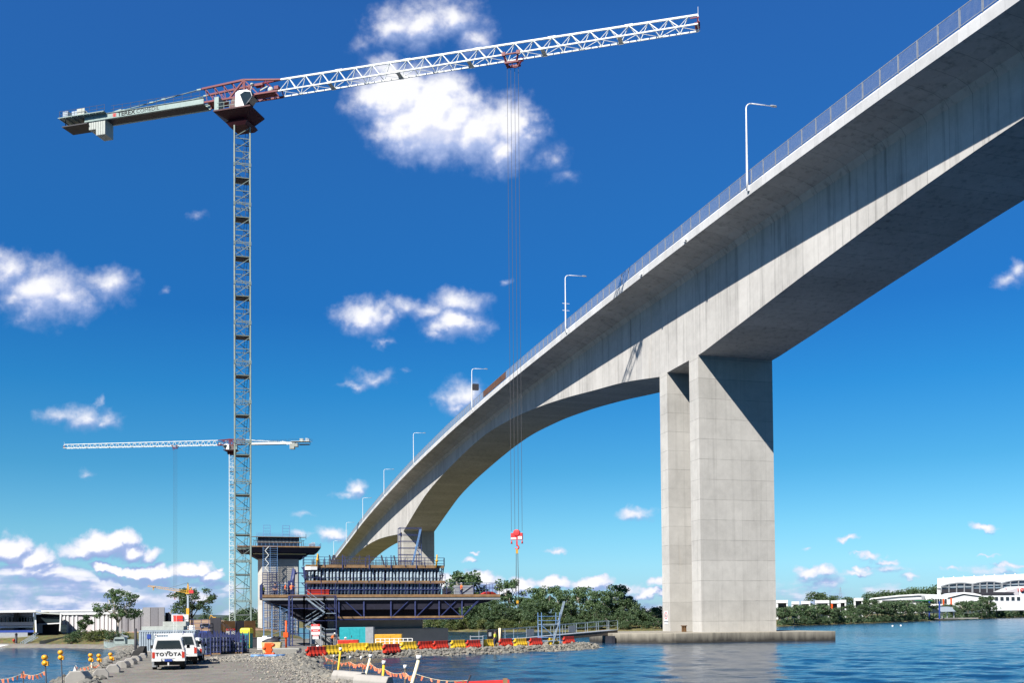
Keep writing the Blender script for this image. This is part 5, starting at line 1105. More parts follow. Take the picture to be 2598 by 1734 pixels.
# skip, orange barrier on end, blue timbers, concrete slab
p = gp(690, 1660); A = rotax(.1)
sk = thing('rubbish_skip', p, 'cream sided skip heaped with dark rubbish near the spit', 'skip')
part('tub', MB().loft([[p+A[0]*x*s_+A[1]*y*s_+Z3*z for x, y in ((-.9, -.7), (.9, -.7), (.9, .7), (-.9, .7))] for z, s_ in ((.1, .85), (1.1, 1.0))]), M['cream'], sk)
R_ = random.Random(2); rub = MB().sph(p+Z3*1.1, .85, 10, 6, (1, .75, .45))
for k in range(9): rub.bar(p+A[0]*R_.uniform(-.9, .2)+Z3*1.15-A[1]*.3, p+A[0]*R_.uniform(-.1, .8)+Z3*R_.uniform(1.4, 1.7)+A[1]*.2, .12)
part('rubbish', rub, M['dark'], sk)
p2 = gp(672, 1651); solo('white_tank', MB().box(p2+Z3*.75, (1.5, .9, 1.2), A).box(p2+Z3*1.42, (.5, .4, .16), A).box(p2+Z3*.08, (1.5, .9, .1), A), M['white'], 'white tank with cap behind the cream skip', 'tank', bevel=.08)
p = gp(682, 1669)
ob = thing('upended_barrier', p, 'orange plastic barrier stood on end in front of the cream skip', 'road barrier')
part('body', MB().loft([[p+A[0]*(x*w_)+A[1]*y+Z3*z for x, y in ((-1, -.2), (1, -.2), (1, .2), (-1, .2))] for z, w_ in ((.08, .28), (.28, .34), (.4, .22), (.6, .35), (.76, .24), (.96, .36), (1.2, .33))]), M['orange'], ob, False, .05)
for s_, z in ((-1, .76), (1, .24), (1, 1.0)): part('lug', MB().tube([p+A[0]*s_*.36-A[1]*.22+Z3*z, p+A[0]*s_*.36+A[1]*.22+Z3*z], .15, 10), M['orange'], ob)
for k, (dx, rz) in enumerate(((-.75, .2), (.35, -.1), (.9, .35))):
    q_ = p+Xa*dx-Ya*.6; A2 = rotax(rz); solo('blue_beam', MB().tube([q_-A2[0]*.6+Z3*.12, q_+A2[0]*.6+Z3*.12], .13, 8), M['scaf'], 'short blue tube lying under the orange barrier, '+('at its water end', 'in the middle', 'at its road end')[k-0 if k else 2], 'tube', 'blue tubes on the ground')
p = gp(726, 1661); slb = MB().loft([[p+A[0]*x*s_+A[1]*y*s_+Z3*z for x, y in ((-1.3, -.6), (1.3, -.6), (1.4, .5), (-1.2, .6))] for z, s_ in ((0, .95), (.45, 1.0), (.55, .93))]); solo('concrete_slab', slb, M['oldc'], 'grey weathered concrete slab lying past the cream skip', 'concrete slab', bevel=.04)
for k, (px, py, s_) in enumerate(((712, 1657, .3), (760, 1662, .4), (745, 1655, .35))): p = gp(px, py); rr = MB(); [rr.bar(p+Vector((random.Random(k*9+j).uniform(-.6, .6), 0, .05)), p+Vector((random.Random(k*7+j).uniform(-.6, .6), .3, .3)), .09) for j in range(5)]; solo('scrap_timber', rr, M['dark'], ('heap of dark scrap beside the slab', 'heap of dark scrap by the rock edge', 'small dark scrap heap behind the slab')[k], 'scrap')
# safety notices, pipe post, drum, white can
ps = gp(801, 1643); A = rotax(.05)
nb = thing('notice_post', ps, 'post with three stacked red and white safety notices under the platform', 'sign')
part('post', MB().bar(ps+A[0]*-.55, ps+A[0]*-.55+Z3*2.6, .08).bar(ps+A[0]*.6, ps+A[0]*.6+Z3*2.6, .08), M['galv'], nb)
for k, z in enumerate((2.35, 1.72, 1.15)):
    bd = part('notice', MB().box(ps-A[1]*.06+Z3*z, (.98 if k < 2 else .7, .03, .58 if k < 2 else .48), A), M['signw'], nb)
    part('red_band', MB().box(ps-A[1]*.085+Z3*(z+.19), (.98 if k < 2 else .7, .02, .24 if k < 2 else .18), A), M['signr'], bd)
    part('line', MB().box(ps-A[1]*.10+Z3*(z+.2), (.6, .012, .05), A), M['signw'], bd)
p = gp(726, 1646); solo('rusty_pipe', MB().tube([p, p+Z3*3.1], .11, 8).box(p+Z3*1.5, (.5, .5, .55)), M['orange'], 'tall rusty pipe with orange collar at the stair tower foot', 'pipe')
p = gp(806, 1650); solo('white_can', MB().tube([p, p+Z3*.45, p+Z3*.5], [.17, .17, .06], 10), M['white'], 'small white can at the foot of the notices', 'can'); p = gp(797, 1650); solo('black_tub', MB().tube([p, p+Z3*.6], [.3, .36], 12), M['black'], 'black tub beside the small white can', 'tub')
# generators behind the barriers
def gen(px, py, w_, h, d_, cols, label, name, A=None):
    p = gp(px, py); A = A or rotax(.0); g_ = thing(name, p, label, 'generator'); 
    part('housing', MB().box(p+Z3*(h/2+.15), (w_, d_, h), A), M[cols[0]], g_, False, .04); part('skid', MB().box(p+Z3*.08, (w_*.96, d_*.9, .16), A), M['dark'], g_)
    part('end_panel', MB().box(p+A[0]*w_*.42-A[1]*d_*.03+Z3*(h/2+.15), (w_*.24, d_+.02, h*1.005), A), M[cols[1]], g_)
    for k in (-.3, 0): part('door', MB().box(p+A[0]*w_*k-A[1]*(d_/2+.012)+Z3*(h/2+.15), (w_*.24, .02, h*.8), A), M[cols[0]], g_, False, .01)
    part('handle', MB().box(p-A[1]*(d_/2+.03)+Z3*(h*.55)-A[0]*w_*.13, (.08, .03, .25), A), M['dark'], g_); return g_
gen(905, 1640, 3.9, 2.1, 1.4, ('teal', 'grey'), 'large teal generator with grey end behind the yellow barriers', 'generator')
gen(985, 1644, 2.9, 1.35, 1.2, ('yel', 'yel'), 'yellow compressor beside the teal generator', 'compressor')
gen(883, 1652, 2.0, .95, .9, ('barr', 'barr'), 'red welding set in front of the teal generator', 'welder')
p = gp(1000, 1650); fr = MB(); A = rotax(.18); railing(fr, [p-A[0]*1.9, p+A[0]*1.9], 1.15, 4, .5, .08); 
fr.box(p+Z3*.6, (.25, .04, .7), A); solo('white_pedestrian_barrier', fr, M['white'], 'white pedestrian barrier frame between the yellow compressor and the plastic barriers', 'barrier')
p = gp(1207, 1646, 0)+Ya*3; cgm = MB(); 
for z in (.1, .45, .8, 1.15): cgm.box(p+Z3*z, (1.4, 1.1, .06))
for x_, y_ in ((-.7, -.55), (.7, -.55), (.7, .55), (-.7, .55)): cgm.bar(p+Vector((x_, y_, 0)), p+Vector((x_, y_, 1.25)), .06)
solo('wire_crate', cgm, M['galv'], 'pale wire crate behind the red barrier before the gangway', 'crate')
# scaffold tower on the spit and the gangway out to the footing
Sp = frame(1392, 118); sct = thing('scaffold_tower', Sp(0, 0, .5), 'blue scaffold tower with a raking ladder near the tip of the spit', 'scaffold')
f = MB()
for v in (-1.15, 1.1):
    for u in (-.7, .7): f.bar(Sp(v, u, .3), Sp(v, u, 4.3), .08)
for z in (1.35, 3.35, 3.85):
    for u in (-.7, .7): f.bar(Sp(-1.15, u, z), Sp(1.1, u, z), .06)
    for v in (-1.15, 1.1): f.bar(Sp(v, -.7, z), Sp(v, .7, z), .06)
f.bar(Sp(-1.15, -.7, 2.8), Sp(1.3, -.7, .7), .07); part('frame', f, M['scaf'], sct)
for z in (2.9, .95): part('deck_board', MB().box(Sp(0, 0, z), (2.3, 1.3, .09), AX), M['alu'], sct)
ld = MB()
for o_ in (0, .45): ld.bar(Sp(.2, -.9+o_, .6), Sp(1.85, -.5+o_, 5.6), .09)
for k in range(14): t = k/14; ld.bar(Sp(.2+1.65*t, -.9+.4*t, .6+5*t), Sp(.2+1.65*t, -.45+.4*t, .6+5*t), .05)
part('ladder', ld, M['alu'], sct)
ga = at(1226, 1620, 128); ga.z = .5; gb = bp(5.5, -11.4, 1.62); gd = (gb-ga); gx = gd.normalized(); gy = Vector((-gx.y, gx.x, 0)).normalized()
gw = thing('gangway', ga, 'long dark steel gangway with pale railings running out to the pier footing', 'gangway')
part('girder', MB().box((ga+gb)/2-Z3*.15, (gd.length, 1.7, .6), (gx, gy, gx.cross(gy))), M['barkd'], gw); part('deck', MB().box((ga+gb)/2+Z3*.17, (gd.length, 1.8, .06), (gx, gy, gx.cross(gy))), M['grey'], gw)
for s_ in (-.85, .85): rr = MB(); railing(rr, [ga+gy*s_+Z3*.2, gb+gy*s_+Z3*.2], 1.35, 2, 2.2, .055); part('railing', rr, M['alu'], gw)
for f_ in (.30, .62): q_ = ga.lerp(gb, f_); part('mesh_panel', MB().box(q_-gy*.88+Z3*.9, (1.4, .04, .9), (gx, gy, Z3)), M['grey'], gw)
part('gate', MB().box(ga+gx*1.2-gy*.9+Z3*.9, (2.6, .05, 1.5), (gx, gy, Z3)), M['dark'], gw)
part('gate_sign', MB().box(ga+gx*.35-gy*.95+Z3*1.1, (.4, .03, .5), (gx, gy, Z3)), M['signw'], gw)
p = ga+gx*1.7-gy*1.3; p.z = .4; solo('white_bollard', MB().tube([p, p+Z3*2.0], .16, 10), M['pvc'], 'cream bollard beside the worker at the gangway gate', 'bollard')
q_ = bp(2.5, -13.1, 0); part('fender', MB().box(q_+Z3*.3, (.5, 2.6, 1.4), AX), M['dark'], gw)
# black plastic and pipes at the waterside
p = gp(352, 1668); bpl = MB().loft([[p+Vector((x*s_+dx, y*s_, z)) for x, y in ((-.6, -.4), (.5, -.4), (.7, .3), (-.3, .5))] for z, s_, dx in ((0, 1, 0), (.5, .8, .1), (.95, .4, .4))]); solo('black_sheet', bpl, M['black'], 'crumpled black plastic sheet over gear by the kerb blocks', 'plastic sheet')
# ---------------------------------------------------------------- trees
def leafball(mb, c, r, n, ls, R, flat=.75):
    for _ in range(n):
        t = R.random()*6.283; z = R.uniform(-1, 1); k = r*(R.random()**.45); q = math.sqrt(1-z*z)
        p = Vector((c[0]+k*q*math.cos(t), c[1]+k*q*math.sin(t), c[2]+k*z*flat))
        a = Vector((R.gauss(0, 1), R.gauss(0, 1), R.gauss(0, .7))).normalized(); b = a.orthogonal().normalized(); b = (b*math.cos(t*3)+a.cross(b)*math.sin(t*3))
        s_ = ls*R.uniform(.6, 1.35); mb.add([p-a*s_*.5, p+b*s_*.34, p+a*s_*.55, p-b*s_*.34], [(0, 1, 2, 3)])
def make_tree(name, label, cat, h, cr, ncl, clr, nl, ls, leaf, bark, seed, base=.28, flat=.75, dome=1.0, group=None, lean=0.0, tr=.018):
    """tapered trunk with forking limbs, each carrying clumps of separate leaves"""
    R = random.Random(seed); t = thing(name, (0, 0, 0), label, cat, group)
    tk, cw_ = MB(), MB(); r0 = h*tr
    fork = Vector((lean*h*.4, 0, h*base)); tk.tube([(0, 0, -.4), (lean*h*.15, 0, h*base*.5), fork], [r0*1.3, r0, r0*.8], 6)
    nlim = 5; ends = []
    for k in range(nlim):
        a = 6.283*k/nlim+R.uniform(-.4, .4); rr_ = cr*R.uniform(.25, .7); e = fork+Vector((rr_*math.cos(a), rr_*math.sin(a), h*(1-base)*R.uniform(.35, .75)))
        mid = fork.lerp(e, .5)+Vector((R.uniform(-.1, .1)*cr, R.uniform(-.1, .1)*cr, h*.03)); tk.tube([fork, mid, e], [r0*.6, r0*.42, r0*.2], 5); ends.append((mid, e))
    for k in range(ncl):
        u = R.random()**.6; a = R.random()*6.283
        z = h*base + (h*(1-base))*(.18+.74*R.random()); zz = (z-h*base)/(h*(1-base))
        wd = cr*math.sqrt(max(.08, 1-((zz-.42)/.62)**2))*u
        c = Vector((fork.x+lean*h*.2*zz+wd*math.cos(a), wd*math.sin(a), min(z, h-clr*.5)))
        m_, e = min(ends, key=lambda q: (q[1]-c).length); tk.tube([m_.lerp(e, .6), c], [r0*.22, r0*.08], 4, False)
        leafball(cw_, c, clr*R.uniform(.65, 1.25), nl, ls, R, flat)
    part('trunk', tk, M[bark], t, True); part('crown', cw_, M[leaf], t, True); return t
def first_or_dup(store, key, maker, loc, rz, label, group, sc):
    if key not in store: store[key] = maker(label, group); place(store[key], loc, rz, sc); store[key]['label'] = label; return store[key]
    return dup(store[key], loc, rz, label, group, sc)
ST = {}
def mk(kind):
    A_ = {
     'gum0': lambda l, g: make_tree('gum_tree', l, 'tree', 10, 3.3, 30, 1.2, 60, .52, 'leaf_g', 'bark', 21, .30, .7, 1, g, .03),
     'gum1': lambda l, g: make_tree('gum_tree', l, 'tree', 10, 2.9, 25, 1.1, 60, .50, 'leaf_g', 'bark', 34, .40, .6, 1, g, -.05),
     'bush0': lambda l, g: make_tree('bushy_tree', l, 'tree', 10, 4.6, 34, 1.7, 62, .62, 'leaf_d', 'barkd', 5, .10, .8, 1, g),
     'bush1': lambda l, g: make_tree('bushy_tree', l, 'tree', 10, 4.2, 30, 1.6, 62, .62, 'leaf_m', 'barkd', 8, .12, .8, 1, g),
     'man0': lambda l, g: make_tree('mangrove_tree', l, 'tree', 10, 5.0, 26, 1.6, 50, .72, 'leaf_m', 'bark', 13, .30, .65, 1, g, .05, .02),
     'man1': lambda l, g: make_tree('mangrove_tree', l, 'tree', 10, 4.6, 24, 1.6, 50, .72, 'leaf_d', 'bark', 17, .34, .65, 1, g, -.08, .02),
     'man2': lambda l, g: make_tree('mangrove_tree', l, 'tree', 10, 5.4, 22, 1.6, 50, .75, 'leaf_g', 'bark', 19, .38, .6, 1, g, .1, .02),
     'pale': lambda l, g: make_tree('shrub', l, 'shrub', 10, 7.5, 30, 2.6, 46, 1.0, 'leaf_y', 'barkd', 23, .05, .75, 1, g),
     'dark': lambda l, g: make_tree('shrub', l, 'shrub', 10, 7.0, 30, 2.6, 46, 1.0, 'leaf_d', 'barkd', 29, .05, .75, 1, g),
    }
    return A_[kind]
def plant(kind, px, Y, top, label, group, zfn):
    """a tree whose foot is on the land at (px, Y) and whose top reaches photo height top"""
    p = at(px, 1500, Y); z = zfn(p.x, p.y); zt_ = at(px, top, Y).z; h = max(1.5, zt_-z)
    return first_or_dup(ST, kind, mk(kind), (p.x, p.y, z-.1), rnd.uniform(0, 6.28), label, group, h/10)
def bank_Y(px):
    """depth at which the far waterline is met along photo column px"""
    k = (px-1299)/F; best = None
    for (ax, ay), (bx, by) in zip(FB[1:12], FB[2:13]):
        da, db = ax-k*ay, bx-k*by
        if da*db <= 0 and da != db:
            t = da/(da-db); y = ay+(by-ay)*t
            if 200 < y < 3000 and (best is None or y < best): best = y
    return best or 300
R7 = random.Random(77)
LMK = [(1060, 'behind the formwork end'), (1130, 'beyond the platform end'), (1200, 'below the platform end'), (1265, 'beyond the gangway gate'), (1320, 'under the hanging sling'), (1400, 'behind the scaffold tower'), (1470, 'just past the scaffold tower'), (1550, 'beyond the gangway'), (1620, 'close to the river pier'), (1700, 'right behind the pier footing'), (1990, 'just past the river pier'), (2060, 'below the white building row'), (2130, 'below the orange column'), (2200, 'at the end of the white row'), (2270, 'below the long white roof'), (2340, 'near the blue masted jetty'), (2410, 'beside the pavilion roof'), (2480, 'past the pavilion'), (2545, 'below the shopping hall'), (2620, 'at the frame edge')]
cnt = {}
def where(px):
    d = min(LMK, key=lambda q: abs(q[0]-px))[1]; return d
SZ = ['tallest', 'second tallest', 'third tallest', 'fourth tallest', 'fifth tallest', 'sixth tallest', 'seventh tallest', 'eighth tallest', 'ninth tallest', 'tenth tallest', 'eleventh tallest', 'twelfth tallest']
plan = []
# tall gums over the far bank
for px, top in ((1174, 1449), (1158, 1470), (1196, 1468), (1216, 1503), (1145, 1512), (1294, 1470), (1318, 1515), (1360, 1492), (1401, 1487), (1429, 1497), (1478, 1489), (1505, 1500), (1534, 1499), (1567, 1484), (1588, 1512), (1120, 1530), (1345, 1518), (1450, 1510)):
    plan.append(('gum0' if R7.random() < .5 else 'gum1', px, bank_Y(px)+R7.uniform(9, 20), top))
for i in range(44):                                      # bushy middle storey
    px = 1075+i*14.2+R7.uniform(-5, 5); top = 1530+R7.uniform(-14, 16)
    if px > 1600: top += 12
    plan.append((R7.choice(['bush0', 'bush1', 'bush1']), px, bank_Y(px)+R7.uniform(6, 16), top))
for i in range(34):                                      # shrubs on the waterline
    px = 1095+i*18.0+R7.uniform(-6, 6); plan.append((R7.choice(['pale', 'dark', 'dark', 'pale']) if px < 1420 else R7.choice(['dark', 'man0', 'man1']), px, bank_Y(px)+R7.uniform(2, 5), 1570+R7.uniform(-8, 12)))
for i in range(58):                                      # mangroves along the right bank
    px = 1976+i*11.4+R7.uniform(-4, 4)
    if 2352 < px < 2400 and R7.random() < .75: continue
    base_y = 1590-(px-1985)*.0355; top = (1543 if px < 2185 else 1531 if px < 2440 else 1522)+R7.choice([R7.uniform(-11, 2), R7.uniform(-3, 9)])
    if 2400 < px < 2470: top += 8
    plan.append((R7.choice(['man0', 'man1', 'man2']), px, bank_Y(px)*(1+R7.uniform(.006, .05)), top))
for i in range(34):
    px = 1980+i*19+R7.uniform(-5, 5)
    if 2345 < px < 2440: continue
    base_y = 1590-(px-1985)*.0355; plan.append((R7.choice(['dark', 'man1']), px, bank_Y(px)*1.006, base_y-R7.uniform(14, 24)))
rows = {}
for k, px, Y, top in plan: rows.setdefault((where(px), k[:3]), []).append((top, k, px, Y))
nmk = {'gum': 'gum tree', 'bus': 'bushy green tree', 'man': 'spreading mangrove', 'pal': 'pale green shrub', 'dar': 'dark green shrub'}
for (w_, k3), lst in rows.items():
    for j, (top, k, px, Y) in enumerate(sorted(lst)):
        lb = f"{nmk[k3]} {w_}" + (f", {SZ[min(j, 11)]} there" if len(lst) > 1 else '')
        plant(k, px, Y, top, lb, {'gum': 'gum trees', 'bus': 'bushy trees on the far bank', 'man': 'mangroves on the far bank', 'pal': 'pale shrubs on the far bank', 'dar': 'dark shrubs on the far bank'}[k3], fz)
# trees of the left bank
def gum_open(label, px, Y, top, seed, cr, ncl, clr, lean=0.0, bark='bark', leaf='leaf_g', base=.38, nl=90, ls=.34, zfn=None):
    p = at(px, 1500, Y); z = (zfn or landz)(p.x, p.y); h = at(px, top, Y).z-z
    t = make_tree('gum_tree', label, 'tree', h, cr, ncl, clr, nl, ls, leaf, bark, seed, base, .62, 1, None, lean, .022); place(t, (p.x, p.y, z-.1), 0)
gum_open('spreading gum tree with pale forked trunk before the long grey warehouse', 297, 146, 1493, 41, 3.5, 44, .68, .06, base=.35, nl=95, ls=.26)
gum_open('full crowned gum tree behind the yellow crane', 487, 230, 1487, 43, 5.0, 46, 1.15, 0, 'barkd', 'leaf_d', .26, 90, .42)
gum_open('small dense dark tree in front of the striped warehouse wall', 216, 147, 1560, 47, 1.2, 16, .55, 0, 'barkd', 'leaf_d', .2, 90, .24)
for i, (px, Y, top, lf, d) in enumerate(((182, 142, 1609, 'dark', 'rounded dark shrub at the foot of the boat ramp'), (255, 141, 1597, 'pale', 'broad shrub under the spreading gum tree'), (285, 139, 1604, 'dark', 'dark shrub behind the grey boat'), (230, 142, 1612, 'pale', 'low pale shrub on the grassy bank'), (310, 142, 1606, 'pale', 'shrub between the gum trunk and the dark pile'), (200, 144, 1606, 'dark', 'shrub below the small dense tree'))):
    plant(lf, px, Y, top, d, 'shrubs on the ramp bank', landz)
for i, px in enumerate(range(492, 700, 13)):
    plant(R7.choice(['bush0', 'bush1']), px+R7.uniform(-4, 4), R7.uniform(430, 520), 1563+R7.uniform(-7, 7)-(14 if px > 608 else 0), 'distant tree behind the cleared dirt, '+('%s from the yellow crane' % ['nearest', 'second', 'third', 'fourth', 'fifth', 'sixth', 'seventh', 'eighth', 'ninth', 'tenth', 'eleventh', 'twelfth', 'thirteenth', 'fourteenth', 'fifteenth', 'sixteenth'][i]), 'trees behind the cleared dirt', lz)
for px, Y, top, d in ((2075, 520, 1503, 'lone round tree rising behind the white building row'), (2108, 520, 1513, 'smaller tree beside the lone round tree behind the white row'), (2150, 540, 1516, 'low tree behind the end of the white row')): plant('bush0', px, Y, top, d, 'trees behind the white row', fz)
for i, px in enumerate(range(2200, 2370, 12)): plant('bush1', px, 900, 1507-i*1.2+R7.uniform(-3, 3), 'ridge tree behind the long white roof, '+['closest to the round tree', 'second', 'third', 'fourth', 'fifth', 'sixth', 'seventh', 'eighth', 'ninth', 'tenth', 'eleventh', 'twelfth', 'thirteenth', 'fourteenth', 'closest to the hall'][i]+(' counting toward the hall' if 0 < i < 14 else ''), 'ridge trees behind the long roof', fz)
# ---------------------------------------------------------------- buildings
def bx(px0, px1, y0, y1, Y, dep, base=None):
    """box from photo extents at depth Y: returns x0,x1,ynear,yfar,z0,z1"""
    a, b = at(px0, (y0+y1)/2, Y), at(px1, (y0+y1)/2, Y); zt_ = at((px0+px1)/2, y0, Y).z; zb_ = at((px0+px1)/2, y1, Y).z
    return a.x, b.x, Y, Y+dep, zb_ if base is None else base, zt_
def bmb(px0, px1, y0, y1, Y, dep, base=None):
    # walls run back along the sight line to the block, so that only the front shows
    x0, x1, ya, yb, z0, z1 = bx(px0, px1, y0, y1, Y, dep, base); k = ((px0+px1)/2-PXC)/F
    return MB().prism([Vector((x0, ya, z0)), Vector((x1, ya, z0)), Vector((x1, ya, z1)), Vector((x0, ya, z1))], (k*dep, dep, 0))
# glass fronted riverside building
o0 = at(80, 1610, 158)
rbld = thing('riverside_building', (o0.x, o0.y, .8), 'two storey white and glass riverside building with blue balcony strip', 'building')
part('wall', bmb(-30, 84, 1556, 1612, 160, 12, base=.8), M['glass'], rbld)
part('roof', bmb(-40, 90, 1551, 1555.5, 155, 18), M['roofw'], rbld)
part('soffit_panel', bmb(-30, 84, 1556.5, 1566, 159.5, .4), M['gw'], rbld)
for k, (y0, y1) in enumerate(((1580, 1589), (1590, 1594.5))): part('balcony', bmb(-30, 86, y0, y1, 157.5+.5*k, 1.6), M['whw' if k else 'gw'], rbld)
part('balcony_strip', bmb(-30, 86, 1601, 1606.5, 157, 2.2), M['navyp'], rbld)
for px in (38, 44): part('column', bmb(px-3, px+2.5, 1556, 1603, 158.8, .5), M['dark'], rbld)
for px0, px1 in ((-20, 12), (14, 37), (47, 68), (70, 84)):
    f = MB(); a = bx(px0, px1, 1567, 1580, 159.2, .1)
    for k in range(4): x_ = a[0]+(a[1]-a[0])*k/3; f.bb(x_-.03, x_+.03, a[2], a[3], a[4], a[5])
    f.bb(a[0], a[1], a[2], a[3], a[5]-.06, a[5]); fr_ = part('window_frame', f, M['grey'], rbld)
part('fin', MB().prism([at(86, 1552, 156), at(91, 1552, 156), at(93, 1606, 156), at(90, 1606, 156)], (-.5, 1, 0)), M['whw'], rbld)
part('sea_wall', bmb(-40, 96, 1617, 1646, 152, 6, base=-.6), M['oldc'], rbld); part('wall_rail', bmb(-40, 60, 1626.5, 1628.5, 151.8, .2), M['cream'], rbld)
part('terrace_fence', bmb(-40, 70, 1607, 1617, 153, .2), M['grey'], rbld)
o1 = at(130, 1606, 166)
wing = thing('office_wing', (o1.x, o1.y, .9), 'low office wing with dark glass beside the riverside building', 'building')
part('wall', bmb(91, 158, 1560, 1608, 166, 10, base=.9), M['dark'], wing); part('roof', MB().prism([at(70, 1548.5, 165), at(104, 1555, 165), at(156, 1558, 165), at(156, 1561, 165), at(104, 1558.5, 165), at(70, 1550.5, 165)], (-6.5, 14, 0)), M['cw'], wing)
part('window', bmb(96, 151, 1567, 1581, 165.7, .2), M['glass'], wing); part('canopy', MB().prism([at(98, 1584, 164.5), at(153, 1581.5, 164.5), at(153, 1584, 164.5), at(98, 1587, 164.5)], (-.7, 1.6, 0)), M['whw'], wing)
part('fin', MB().prism([at(152, 1559, 164), at(156, 1559, 164), at(153, 1603, 164), at(150, 1603, 164)], (-.45, 1, 0)), M['whw'], wing); part('white_wall', bmb(91, 108, 1584, 1608, 164.8, .5), M['whw'], wing); part('glass_lobby', bmb(154, 169, 1587, 1606, 164, 2), M['glass'], wing)
# striped warehouse
o2 = at(230, 1605, 178)
wh = thing('striped_warehouse', (o2.x, o2.y, 1), 'long warehouse with vertical pale and grey stripes and white roof edge', 'warehouse')
part('wall', bmb(152, 296, 1557, 1608, 180, 30, base=.9), M['gw'], wh); part('roof', bmb(104, 372, 1549.5, 1552.5, 179.75, 31), M['roofw'], wh); part('gutter_band', bmb(125, 366, 1552.6, 1556, 179.8, 30), M['grey'], wh)
part('eave_strip', bmb(152, 298, 1556.2, 1561, 179.7, .5), M['whw'], wh)
for k, (a, b) in enumerate(((161, 165), (169, 174), (182, 186), (192, 196), (235, 239), (248, 252), (258, 263), (268, 273), (277, 281), (288, 294))): part('stripe', bmb(a, b, 1561, 1607, 179.85, .3, base=.95), M['whw'], wh)
part('side_wall', bmb(296, 364, 1556.3, 1608, 179.95, 28, base=.9), M['gd'], wh)
for k in range(4): part('stripe', bmb(302+k*16, 308+k*16, 1562, 1606, 179.8, .3, base=.95), M['gd2' if k % 2 else 'gd3'], wh)
o3 = at(390, 1600, 176)
tb = thing('grey_block', (o3.x, o3.y, 1), 'tall plain grey block standing at the end of the striped warehouse', 'building')
part('wall', bmb(362, 418, 1542.5, 1606, 176, 26, base=.9), M['gd'], tb)
for a, b, mt in ((364, 381, 'gd3'), (382, 401, 'gd2'), (402, 417, 'gd')): part('panel', bmb(a, b, 1543.2, 1604, 175.7, .35, base=.95), M[mt], tb)
part('annex', bmb(419, 434, 1556, 1603, 182, 16, base=.9), M['dark'], tb); part('annex_front', bmb(427, 435, 1554, 1603, 181, .5, base=.95), M['gd3'], tb)
o4 = at(455, 1596, 215)
rw = thing('red_fronted_shed', (o4.x, o4.y, 1), 'white shed with a large plain red front panel', 'shed')
part('wall', bmb(432, 478, 1561, 1600, 216, 14, base=1), M['whw'], rw); part('front_panel', bmb(439, 463.5, 1563, 1598, 215.6, .35, base=1.05), M['redw'], rw)
# boat ramp, gangway and pontoon
rm = MB(); ra_, rb2 = at(100, 1627, 144), at(205, 1610, 150); ra_.z, rb2.z = .9, 1.9
rm.prism([ra_, rb2, rb2+Vector((.5, 5, 0)), ra_+Vector((.5, 5, 0))], (0, 0, -2.6)); solo('boat_ramp', rm, M['oldc'], 'sloping concrete boat ramp climbing the grassy bank', 'ramp')
pn = MB(); q0 = at(-20, 1644, 147); pn.box((at(30, 1644, 147).x, 147, .2), (9, 1.6, .35)); pont = thing('pontoon', (at(30, 1644, 147).x, 147, 0), 'pale floating pontoon with sloping aluminium gangway by the sea wall', 'pontoon')
part('float', pn, M['whw'], pont); f = MB(); a, b = at(52, 1641, 147), at(90, 1618, 147)
for o_ in (0, .9): f.bar(a+Ya*o_, b+Ya*o_, .09).bar(a+Ya*o_+Z3*.55, b+Ya*o_+Z3*.55, .05)
for k in range(9): q = a.lerp(b, k/8); f.bar(q, q+Z3*.55, .05).bar(a.lerp(b, min(1, (k+.6)/8)), q+Z3*.55, .035).bar(q, q+Ya*.9, .05)
part('gangway', f, M['alu'], pont)
q = at(41, 1640, 148); solo('mooring_pile', MB().tube([Vector((q.x, 148, -1)), Vector((q.x, 148, 1.75))], .18, 10).tube([Vector((q.x, 148, 1.75)), Vector((q.x, 148, 1.95)), Vector((q.x, 148, 2.1))], [.2, .2, .05], 10), M['dark'], 'dark mooring pile with pointed cap at the pontoon', 'pile')
q = at(36, 1638, 146.5); solo('life_ring_post', MB().bar((q.x, 146.5, .2), (q.x, 146.5, 1.2), .08).tube([(q.x-.1, 146.4, 1.0), (q.x+.1, 146.4, 1.0)], .22, 10), M['barr'], 'small red life ring post on the pontoon', 'post')
# grey patrol boat
b0 = at(308, 1649, 131); bt = thing('patrol_boat', (b0.x, b0.y, 0), 'small grey patrol boat moored beside the bank', 'boat')
hl = MB(); secs = []
for y, w_, zk, zd in ((-2.3, .05, .35, 1.05), (-1.7, .45, .05, .92), (-.6, .72, -.15, .78), (1.0, .78, -.15, .70), (2.2, .72, -.1, .70)): secs.append([b0+Vector((y, s_*w_*f_, z-b0.z)) for s_, f_, z in ((-1, 1, zd), (-1, .8, zk+.15), (0, 0, zk-.1), (1, .8, zk+.15), (1, 1, zd))])
hl.loft(secs); part('hull', hl, M['navalg'], bt)
Zb = lambda x, y, z: Vector((b0.x+x, b0.y+y, z))
part('wheelhouse', MB().loft([[Zb(x, y, z) for x, y in ((-.9*s_, -.5), (.7*s_, -.5), (.7*s_, .5), (-.9*s_, .5))] for z, s_ in ((.75, 1), (1.35, .9), (1.6, .75))]), M['navalg'], bt); part('window', MB().box(Zb(-.1, -.52, 1.25), (1.2, .04, .22)), M['glass'], bt)
part('mast', MB().bar(Zb(.1, 0, 1.5), Zb(.1, 0, 2.7), .06).bar(Zb(-.35, 0, 2.2), Zb(.5, 0, 2.2), .05), M['navalg'], bt); part('after_cabin', MB().box(Zb(1.5, 0, 1.0), (1.0, 1.0, .6)), M['navalg'], bt)
rr = MB(); railing(rr, [Zb(-2.1, -.4, .95), Zb(-.9, -.68, .8)], .35, 2, .4, .025); part('bow_rail', rr, M['galv'], bt)
